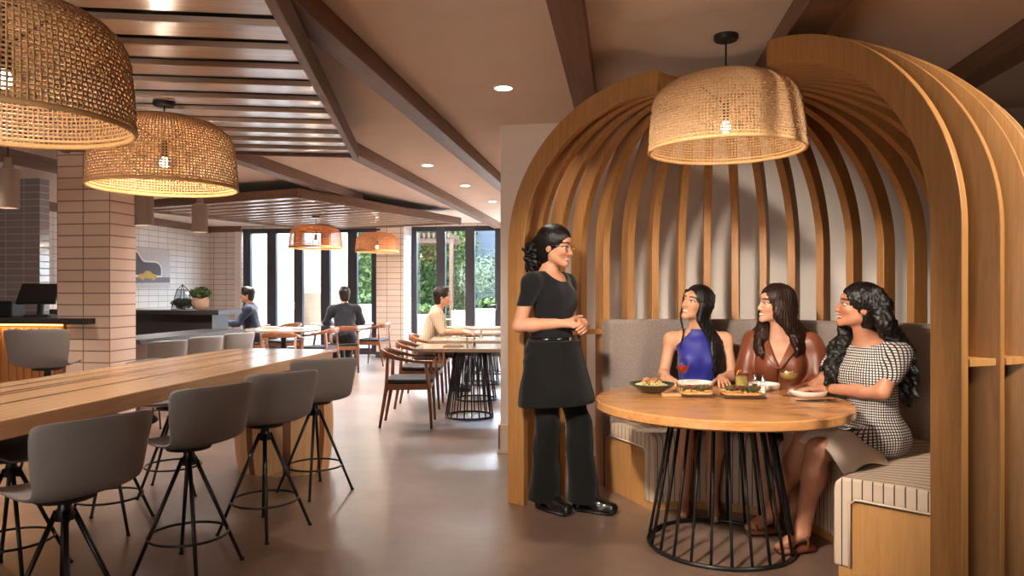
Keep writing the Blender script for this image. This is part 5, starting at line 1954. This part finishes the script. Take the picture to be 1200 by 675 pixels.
for i in range(12):       # right side tucked behind, down the back
    f = i / 11
    ex += lock([T(a, .05, -.02 - .05 * f, .08), T(a, .068, -.05 - .03 * f, -.01), T(a, .05 - .07 * f, -.085, -.09), np.array((.06 - .15 * f, -.085, 1.02)), np.array((.06 - .14 * f, -.115, .84))], .018, .009, .003, 1.3, rg.uniform(0, 6), 12, .01)
for i in range(3):        # a thin wavy strand beside her right cheek
    ex += lock([T(a, .060, .055, .07), T(a, .077, .045, .0), T(a, .078, .03, -.08), np.array((.105, .075, 1.09)), np.array((.115, .095, 1.01 - .02 * i))], .008, .003, .006, 1.8, i * .5, 14, .004)
a.hair(M['hair_black'], ex, cap=.012, face=(.062, .085, .108, .100, -.030), part=.012, freq=50)

# ------------------------------------------------------------ woman in brown leather
b = Person('person', 'woman with long wavy brown hair in brown leather jacket in the middle of the bench', 1.70, 4.52, -114)
J = dict(pelvis=(0, .0, .575), chest=(.015, .02, .885), neck=(.03, .0, 1.07), shL=(-.138, -.005, 1.025), shR=(.178, -.005, 1.03))
b.torso(J, wf=1.0, bust=1.0)
HR = rotm(yaw=-57, pitch=4, roll=-3)
b.head((.055, .045, 1.262), HR, (.03, .0, 1.065), 1.0)
b.arm('R', (.182, -.005, 1.02), (.235, .04, .79), (.16, .225, .70), r=(.043, .037, .024))
b.arm('L', (-.142, -.005, 1.02), (-.205, .05, .79), (-.10, .235, .70), r=(.043, .037, .024))
b.hand('R', (.16, .225, .70), (-.6, .75, -.1), (0, 0, 1), curl=20)
b.hand('L', (-.10, .235, .70), (.6, .75, -.1), (0, 0, 1), curl=20)
b.leg('R', (.085, .03, .553), (.10, .41, .545), (.09, .37, .10), (.10, .52, .02), r=(.078, .052, .033))
b.leg('L', (-.085, .03, .553), (-.07, .41, .545), (-.06, .37, .10), (-.05, .52, .02), r=(.078, .052, .033))
b.skin((210, 160, 132), lips=(172, 84, 78), hh=.0025)
fwv = b.R[:, 1]


def jacket(X, Y, Z):
    cx = .028
    v = np.minimum((.004 + .42 * np.maximum(0, Z - .885)) - np.abs(X - cx), Y - .03 + 0 * Z)
    return smoothmax(v + 0 * Y, Z - 1.095 + 0 * X + 0 * Y, .60 - Z + 0 * X + 0 * Y)


jk = b.cloth('leather_jacket', M['brown_leather'], ['torso', 'hips', 'uarmL', 'uarmR', 'farmL', 'farmR'], .022, jacket, wrinkle=.0045, h=.005, extra=[('c', (.182, -.005, 1.03), (.238, .04, .80), .056, .053, .03), ('c', (-.142, -.005, 1.025), (-.208, .05, .80), .056, .053, .03), ('c', (.03, -.03, 1.06), (.03, -.03, 1.09), .075, .07, .02)])
def lapel(q):
    def f(X, Y, Z):
        u = (X - .024) * q
        v = .004 + .42 * np.maximum(0, Z - .885)
        wd = .012 + .30 * np.clip(Z - .86, 0, .16)
        return smoothmax(v - .006 - u + 0 * Y, u - v - wd + 0 * Y, .03 - Y + 0 * X + 0 * Z, .875 - Z + 0 * X + 0 * Y, Z - 1.055 + .25 * u + 0 * Y, np.minimum(u - v - .045, Z - 1.0) + .004 + 0 * Y)
    return f


for q in (-1, 1):        # lapels folded open on the chest
    b.cloth('lapel', M['brown_leather'], ['torso', 'hips'], .034, lapel(q), parent=jk, wrinkle=.001, h=.004)
    MB().blob((.024 + q * .105, .112, 1.025), .007, 1).build('snap', M['steel'], jk, smooth=True)
b.cloth('skirt', M['black_trousers'], ['hips', 'thighL', 'thighR'], .012, lambda X, Y, Z: smoothmax(Z - .68 + 0 * X + 0 * Y, Y - .38 + 0 * X + 0 * Z), wrinkle=.002, h=.006)
nk = MB().tube([(.03 + .062 * math.sin(t_), .012 + .055 * math.cos(t_) , 1.072 - .035 * math.cos(t_)) for t_ in [2 * PI * i / 28 for i in range(28)]], .0018, 6, closed=True)
nk.build('necklace', M['gold'], b.root, smooth=True)
ex = []
rg = random.Random(21)
for sd in (-1, 1):
    for i in range(22):
        f = i / 21
        x0 = sd * (.02 + .05 * f)
        base = .03 + sd * (.075 + .055 * f)
        ex += lock([T(b, x0, .02 - .07 * f, .105 - .02 * f), T(b, sd * (.080 + .008 * f), .025 - .075 * f, .02), T(b, sd * .092, .02 - .07 * f, -.07),
                    np.array((base + sd * .02, .10 - .12 * f, 1.07)), np.array((base + sd * .022, .135 - .13 * f, .99)), np.array((base + rg.uniform(-.02, .02), .14 - .14 * f, .90 + rg.uniform(-.03, .05) + (.02 if sd > 0 else -.02)))],
                   .021, .010, .014, rg.uniform(1.8, 2.6), rg.uniform(0, 6), 18, .008, rm=.008)
for i in range(10):
    f = i / 9 - .5
    ex += lock([T(b, f * .1, -.08, .07), T(b, f * .13, -.10, -.03), np.array((.05 + f * .22, -.085, 1.06)), np.array((.04 + f * .24, -.11, .92))], .022, .012, .008, 2, rg.uniform(0, 6), 12, .012)
b.hair(M['hair_brown'], ex, cap=.015, face=(.064, .085, .112, .100, -.034), part=-.012, freq=44, groove=.002)

# ------------------------------------------------------------ woman in tweed
c = Person('person', 'woman with big black curls in tweed dress at the right of the round table', 1.93, 3.90, -153)
J = dict(pelvis=(0, -.02, .58), chest=(.0, .015, .885), neck=(.01, .02, 1.075), shL=(-.165, .0, 1.03), shR=(.165, .01, 1.035))
c.torso(J, wf=1.08, bust=1.0)
HR = rotm(yaw=-38, pitch=9, roll=-4)
c.head((.02, .075, 1.262), HR, (.01, .02, 1.07), 1.02)
el = c.L(1.905, 3.735, .825); wr = c.L(1.715, 3.975, .812)
c.arm('L', (-.172, .0, 1.02), el, wr, r=(.047, .039, .0245))
dv = c.L(1.57, 4.02, .805) - wr
c.hand('L', wr, dv, (0, 0, 1), curl=18)
wr2 = c.L(1.69, 4.10, .805)
c.arm('R', (.172, .01, 1.02), (.225, .12, .82), wr2, r=(.045, .037, .0245))
c.hand('R', wr2, c.L(1.53, 4.07, .80) - wr2, (0, 0, 1), curl=22)
k1 = c.L(1.545, 3.66, .545); a1 = c.L(1.50, 3.74, .13); k2 = c.L(1.56, 3.86, .545); a2 = c.L(1.44, 4.02, .13)
c.leg('L', (-.09, .02, .556), k1, a1, a1 + (c.L(1.36, 3.70, .045) - a1), r=(.088, .058, .036))
c.leg('R', (.09, .02, .556), k2, a2, a2 + (c.L(1.30, 4.00, .045) - a2), r=(.088, .058, .036))
c.skin((182, 126, 98), lips=(170, 78, 68), hh=.0025)


def dress(X, Y, Z):
    neck = .098 - np.sqrt((X / 1.15) ** 2 + ((Y - .05) / 1.0) ** 2 + ((Z - 1.105) / .62) ** 2)
    # short sleeves: cut the arm below, but not the trunk
    sl = np.minimum(np.minimum(.885 - Z, Z - .70), np.abs(X) - .172) + 0 * Y
    arm = np.where(Y < .25 + 0 * X + 0 * Z, sl, -.02)
    return smoothmax(neck, Y - .36 + 0 * X + 0 * Z, .485 - Z + 0 * X + 0 * Y, Z - 1.085 + 0 * X + 0 * Y)


c.cloth('tweed_dress', M['tweed'], ['torso', 'hips', 'thighL', 'thighR'], .011, dress, wrinkle=.002, h=.005, extra=[('c', (-.172, .0, 1.020), np.array((-.172, .0, 1.02)) * .50 + el * .50, .060, .062, .03), ('c', (.172, .01, 1.020), (.196, .058, .93), .060, .060, .03)])
ex = []
rg = random.Random(33)
for i in range(46):      # curls down the back and shoulders
    f = rg.random(); sd = rg.choice((-1, -1, 1, .2))
    st = T(c, sd * .05, -.02 - .07 * f, .095 - .06 * rg.random())
    md = T(c, sd * (.085 + .03 * rg.random()), -.07 - .06 * rg.random(), -.02 - .06 * rg.random())
    e1 = np.array((sd * .12 + rg.uniform(-.04, .04), -.085 - .05 * rg.random(), 1.00 + rg.uniform(-.05, .06)))
    e2 = np.array((sd * .13 + rg.uniform(-.05, .05), -.10 - .05 * rg.random(), .80 + rg.uniform(-.06, .10)))
    ex += lock([st, md, e1, e2], .022, .013, .017, rg.uniform(3, 5), rg.uniform(0, 6), 20, .008)
for i in range(26):      # the front fall on her right, beside the face
    f = rg.random()
    st = T(c, .05, .0 - .05 * f, .09 - .05 * f)
    md = T(c, .094 + .02 * rg.random(), .01 - .05 * rg.random(), -.03 - .04 * rg.random())
    e1 = np.array((.125 + rg.uniform(-.03, .03), .115 + rg.uniform(-.05, .05), 1.00 + rg.uniform(-.03, .04)))
    e2 = np.array((.13 + rg.uniform(-.04, .04), .150 + rg.uniform(-.05, .05), .87 + rg.uniform(-.05, .06)))
    ex += lock([st, md, e1, e2], .018, .012, .015, rg.uniform(3, 5), rg.uniform(0, 6), 18, .008)
for i in range(16):      # fullness at the back of the head
    ex += lock([T(c, rg.uniform(-.06, .06), -.06, .09), T(c, rg.uniform(-.09, .09), -.115, .03), T(c, rg.uniform(-.11, .11), -.13, -.06)], .028, .022, .008, 2, rg.uniform(0, 6), 8, .012)
c.hair(M['hair_black'], ex, cap=.014, face=(.067, .088, .104, .097, -.036), freq=40, groove=.0016, wild=.003)
MB().blob(tuple(T(c, -.082, -.006, -.036)), .006, 2).build('earring', M['chrome'], c.root, smooth=True)
bq = wr * .9 + el * .1; dq = _n(wr - el)
u_ = _n(np.cross(dq, (0, 0, 1))); v_ = np.cross(dq, u_)
MB().tube([tuple(bq + (u_ * math.cos(t_) + v_ * math.sin(t_)) * .0285) for t_ in [2 * PI * i / 24 for i in range(24)]], .0035, 8, closed=True).build('bracelet', M['gold'], c.root, smooth=True)
for an, tx, ty in ((a1, 1.36, 3.70), (a2, 1.30, 4.00)):
    toe = c.L(tx, ty, .03); dr = _n((toe - an) * (1, 1, 0)); o_ = an * (1, 1, 0)
    sm = MB().tube([tuple(o_ - dr * .05 + (0, 0, .022)), tuple(o_ + dr * .06 + (0, 0, .022)), tuple(toe * (1, 1, 0) + (0, 0, .02))], [.040, .046, .038], 14, flat=.46)
    so = sm.build('sandal', M['tan_leather'], c.root, smooth=True)
    sd_ = np.array((-dr[1], dr[0], 0))
    for f, zz in ((.105, .052), (.0, .115)):
        m = MB().tube([tuple(o_ + dr * f + sd_ * (.043 * math.cos(t_)) + np.array((0, 0, .035 + (zz - .02) * math.sin(t_)))) for t_ in [PI * i / 12 for i in range(13)]], .008, 6, flat=.5)
        m.build('strap', M['tan_leather'], so, smooth=True)
# napkin on her lap
nl = c.L(1.64, 3.66, 0)


def napkin_sheet(P, name, label, loc, rz, group=None):
    t = thing('napkin', label, 'napkin', loc, rz, group)
    MB().grid(P).build('cloth', M['paper'], t, smooth=True, solid=.004, sub=1)
    return t


P = []
for i in range(9):
    row = []
    for j in range(9):
        u, v = i / 8 - .5, j / 8 - .5
        y = v * .30
        z = .625 + .010 * math.sin(u * 9 + 2) + (-.9 * (abs(u) - .30) * .30 if abs(u) > .30 else 0)
        if v < -.1: z -= (-.1 - v) * .34
        row.append((u * .36, y, z))
    P.append(row)
napkin_sheet(P, 'napkin', 'cream cloth napkin spread over the lap of the woman in tweed', W(1.70, 3.70), A(28))
P = [[((i / 6 - .5) * .26, (j / 5 - .5) * .12, .003 + .006 * math.sin(i * 1.4 + j)) for j in range(6)] for i in range(7)]
t_ = napkin_sheet(P, 'napkin', 'pale napkin lying on the striped bench at left under the table edge', W(.895, 4.46, .485), A(20))

# ------------------------------------------------------------ three men in the dining room
M['beige_shirt'] = shirt_stripes()
M['dark_sweater'] = fabric('charcoal_sweater', (48, 48, 54), (34, 34, 40), 90)
M['denim_shirt'] = fabric('dark_blue_shirt', (52, 62, 84), (38, 46, 66), 120)
M['grey_trousers'] = fabric('grey_trousers', (66, 62, 62), (48, 45, 46), 120)


def man(label, x, d, head, yaw, pitch, shirt, trousers, lean, el, wr, hairm, short=True, head_off=(0, 0, 0), pz=.57):
    p = Person('person', label, x, d, head)
    ch = np.array((0, .02 + lean * .5, pz + .315)); nk = np.array((0, lean, pz + .515))
    J = dict(pelvis=(0, -.04, pz), chest=ch, neck=nk, shL=(-.20, lean - .01, pz + .47), shR=(.20, lean - .01, pz + .47))
    p.torso(J, male=True)
    hc = nk + (0, .05, .185) + np.array(head_off)
    p.head(hc, rotm(yaw, pitch, 0), nk, 1.06, male=True)
    for sd, q in (('R', 1), ('L', -1)):
        e = np.array((q * el[0], el[1], el[2])); w_ = np.array((q * wr[0], wr[1], wr[2]))
        p.arm(sd, (q * .205, lean - .01, pz + .455), e, w_, r=(.050, .042, .028))
        p.hand(sd, w_, (-.3 * q, 1, -.1), (0, 0, 1), curl=20, k=1.1)
        p.leg(sd, (q * .10, .0, pz - .02), (q * .13, .43, .53), (q * .12, .36, .10), (q * .14, .54, .03), r=(.088, .06, .04))
    p.skin((206, 152, 120), lips=(170, 104, 90), smile=False, h=.0065, hh=.004, skip=('footR', 'footL'))
    hem = .88 if short else 9
    def cut(X, Y, Z):
        neck = .082 - np.sqrt(X ** 2 + (Y - lean - .02) ** 2 + (Z - nk[2] - .035) ** 2)
        return smoothmax(neck, pz - .06 - Z + 0 * X + 0 * Y)
    tags = ['torso', 'hips', 'uarmL', 'uarmR'] + ([] if short else ['farmL', 'farmR'])
    p.cloth('shirt', shirt, tags, .016, cut, wrinkle=.004, h=.0075)
    p.cloth('trousers', trousers, ['hips', 'thighL', 'thighR', 'calfL', 'calfR'], .014, lambda X, Y, Z: smoothmax(Z - pz - .05 + 0 * X + 0 * Y, .07 - Z + 0 * X + 0 * Y), h=.008)
    for sd, q in (('R', 1), ('L', -1)):
        MB().tube([(q * .115, .31, .05), (q * .125, .42, .045), (q * .14, .57, .035)], [.045, .048, .035], 12, flat=.85).build('shoe', M['black'], p.root, smooth=True)
    ex_ = [('e', T(p, 0, .02, .105), np.array((.062, .06, .035)), p.hR, .03), ('e', T(p, 0, -.06, .06), np.array((.07, .055, .06)), p.hR, .03)]
    p.hair(hairm, ex_, cap=.012, face=(.068, .095, .098, .095, -.052), h=.006, wild=.002)
    return p


M['hair_dark'] = hair_mat('hair_dark', (26, 20, 17), (56, 42, 34))
man('man in beige striped short sleeved shirt leaning on the wood table', -1.12, 9.70, 2, 2, 0, M['beige_shirt'], M['grey_trousers'], .12, (.26, .20, .80), (.17, .46, .79), M['hair_dark'], head_off=(0, .02, -.01))
man('man in charcoal sweater seen from behind facing the glass doors', -2.76, 12.0, 112, 8, 0, M['dark_sweater'], M['grey_trousers'], .06, (.29, .12, .82), (.19, .36, .80), M['hair_dark'], short=False)
man('man in dark blue shirt seated by the island facing left', -4.40, 12.3, 186, 6, -4, M['denim_shirt'], M['grey_trousers'], .04, (.28, .16, .80), (.22, .40, .80), M['hair_dark'], short=False)
# =================================================================== camera, lights, sky
cam = bpy.data.cameras.new('camera')
cam.sensor_width = 36.0
cam.lens = 850.0 / 1200.0 * 36.0
cam.shift_y = 0.0021
cam.clip_start = 0.05
co = bpy.data.objects.new('camera', cam); COL.objects.link(co)
co.location = (0, 0, EYE)
co.rotation_euler = (PI / 2, 0, TH)
SC.camera = co

w = bpy.data.worlds.new('sky'); SC.world = w; w.use_nodes = True
bgn = w.node_tree.nodes['Background']
sky = w.node_tree.nodes.new('ShaderNodeTexSky')
sky.sky_type = 'HOSEK_WILKIE'; sky.turbidity = 3.0; sky.ground_albedo = .6
sky.sun_direction = Vector((-.4, -.5, .75)).normalized()
hs = w.node_tree.nodes.new('ShaderNodeHueSaturation'); hs.inputs['Saturation'].default_value = .45
w.node_tree.links.new(sky.outputs[0], hs.inputs['Color'])
w.node_tree.links.new(hs.outputs[0], bgn.inputs['Color'])
bgn.inputs['Strength'].default_value = 22.0


def lamp(name, kind, loc, energy, color, target=None, **kw):
    li = bpy.data.lights.new(name, kind); li.energy = energy; li.color = color
    for k, v in kw.items(): setattr(li, k, v)
    o = bpy.data.objects.new(name, li); COL.objects.link(o); o.location = loc
    if target is not None:
        o.rotation_euler = (Vector(target) - Vector(loc)).to_track_quat('-Z', 'Y').to_euler()
    return o


sun = lamp('sun', 'SUN', (0, 0, 20), 3.0, (1, .95, .88), angle=.01)
sun.rotation_euler = Vector((.45, .62, -.8)).to_track_quat('-Z', 'Y').to_euler()

WARM = (1.0, .87, .72)
# unseen studio key light from camera left, plus an edge light at right
lamp('booth_spot', 'SPOT', W(-.75, 1.5, 2.62), 500, WARM, W(1.15, 4.3, .72), spot_size=math.radians(50), spot_blend=.75, shadow_soft_size=.16)
lamp('booth_spot', 'SPOT', W(2.9, 1.5, 2.62), 150, WARM, W(2.05, 3.1, 1.7), spot_size=math.radians(70), spot_blend=.8, shadow_soft_size=.12)
lamp('front_fill_light', 'AREA', (-2.6, FRONT_Y + .15, 1.2), 50, (1, .90, .79), (-3.6, 5, 2.5), shape='RECTANGLE', size=3.0, size_y=1.4)  # added unseen fill behind the camera; that wall has no window
lamp('terrace_fill_light', 'AREA', (-4.4, 15.9, 3.7), 1700, (.78, .88, 1.0), (-3.2, 7, 0), shape='RECTANGLE', size=8.0, size_y=1.6)  # lamp added outside above the doors for floor sheen and light at the back
# the visible downlight, an unseen row-mate, then a spot added to brighten the bar side
for x, d, e in ((-.058, 4.91, 30), (-1.0, 1.6, 10), (-4.6, 5.4, 90)):
    lamp('downlight_fill_lamp', 'SPOT', W(x, d, 2.66 if d > 4.92 else 2.70), e, (1, .86, .70), W(x, d, 0), spot_size=math.radians(110), spot_blend=.9, shadow_soft_size=.06)
for x, d in ((-2.25, 3.1), (-2.55, 4.9)):  # unseen spots added under the plank panel to brighten the bar table
    lamp('bar_table_fill', 'SPOT', W(x, d, 2.44), 42, (1, .88, .74), W(x, d, 0), spot_size=math.radians(105), spot_blend=.9, shadow_soft_size=.07)
# dining end: three visible downlights, then unseen spots added in place of daylight
for x, d, e in ((-.925, 7.95, 60), (-.612, 9.5, 60), (-.30, 11.2, 60), (-2.2, 8.6, 150), (-2.2, 10.6, 170), (-3.6, 8.2, 150), (-5.2, 10.5, 200), (-4.3, 12.6, 200), (-7.2, 11.8, 200), (-1.6, 12.9, 170)):
    lamp('downlight_fill_lamp', 'SPOT', W(x, d, 2.66 if x > -2 else 2.44), e, (1, .93, .86), W(x, d, 0), spot_size=math.radians(140), spot_blend=1.0, shadow_soft_size=.08)

vs = SC.view_settings
vs.view_transform = 'Standard'
try: vs.look = 'None'
except Exception: pass
vs.gamma = 1.0
vs.use_curve_mapping = False
vs.exposure = 1.42
SC.cycles.use_denoising = True
SC.cycles.max_bounces = 8
SC.cycles.diffuse_bounces = 5
SC.cycles.glossy_bounces = 4
SC.cycles.transmission_bounces = 6
SC.cycles.transparent_max_bounces = 12
SC.cycles.sample_clamp_indirect = 6.0
SC.cycles.caustics_reflective = False
SC.cycles.caustics_refractive = False
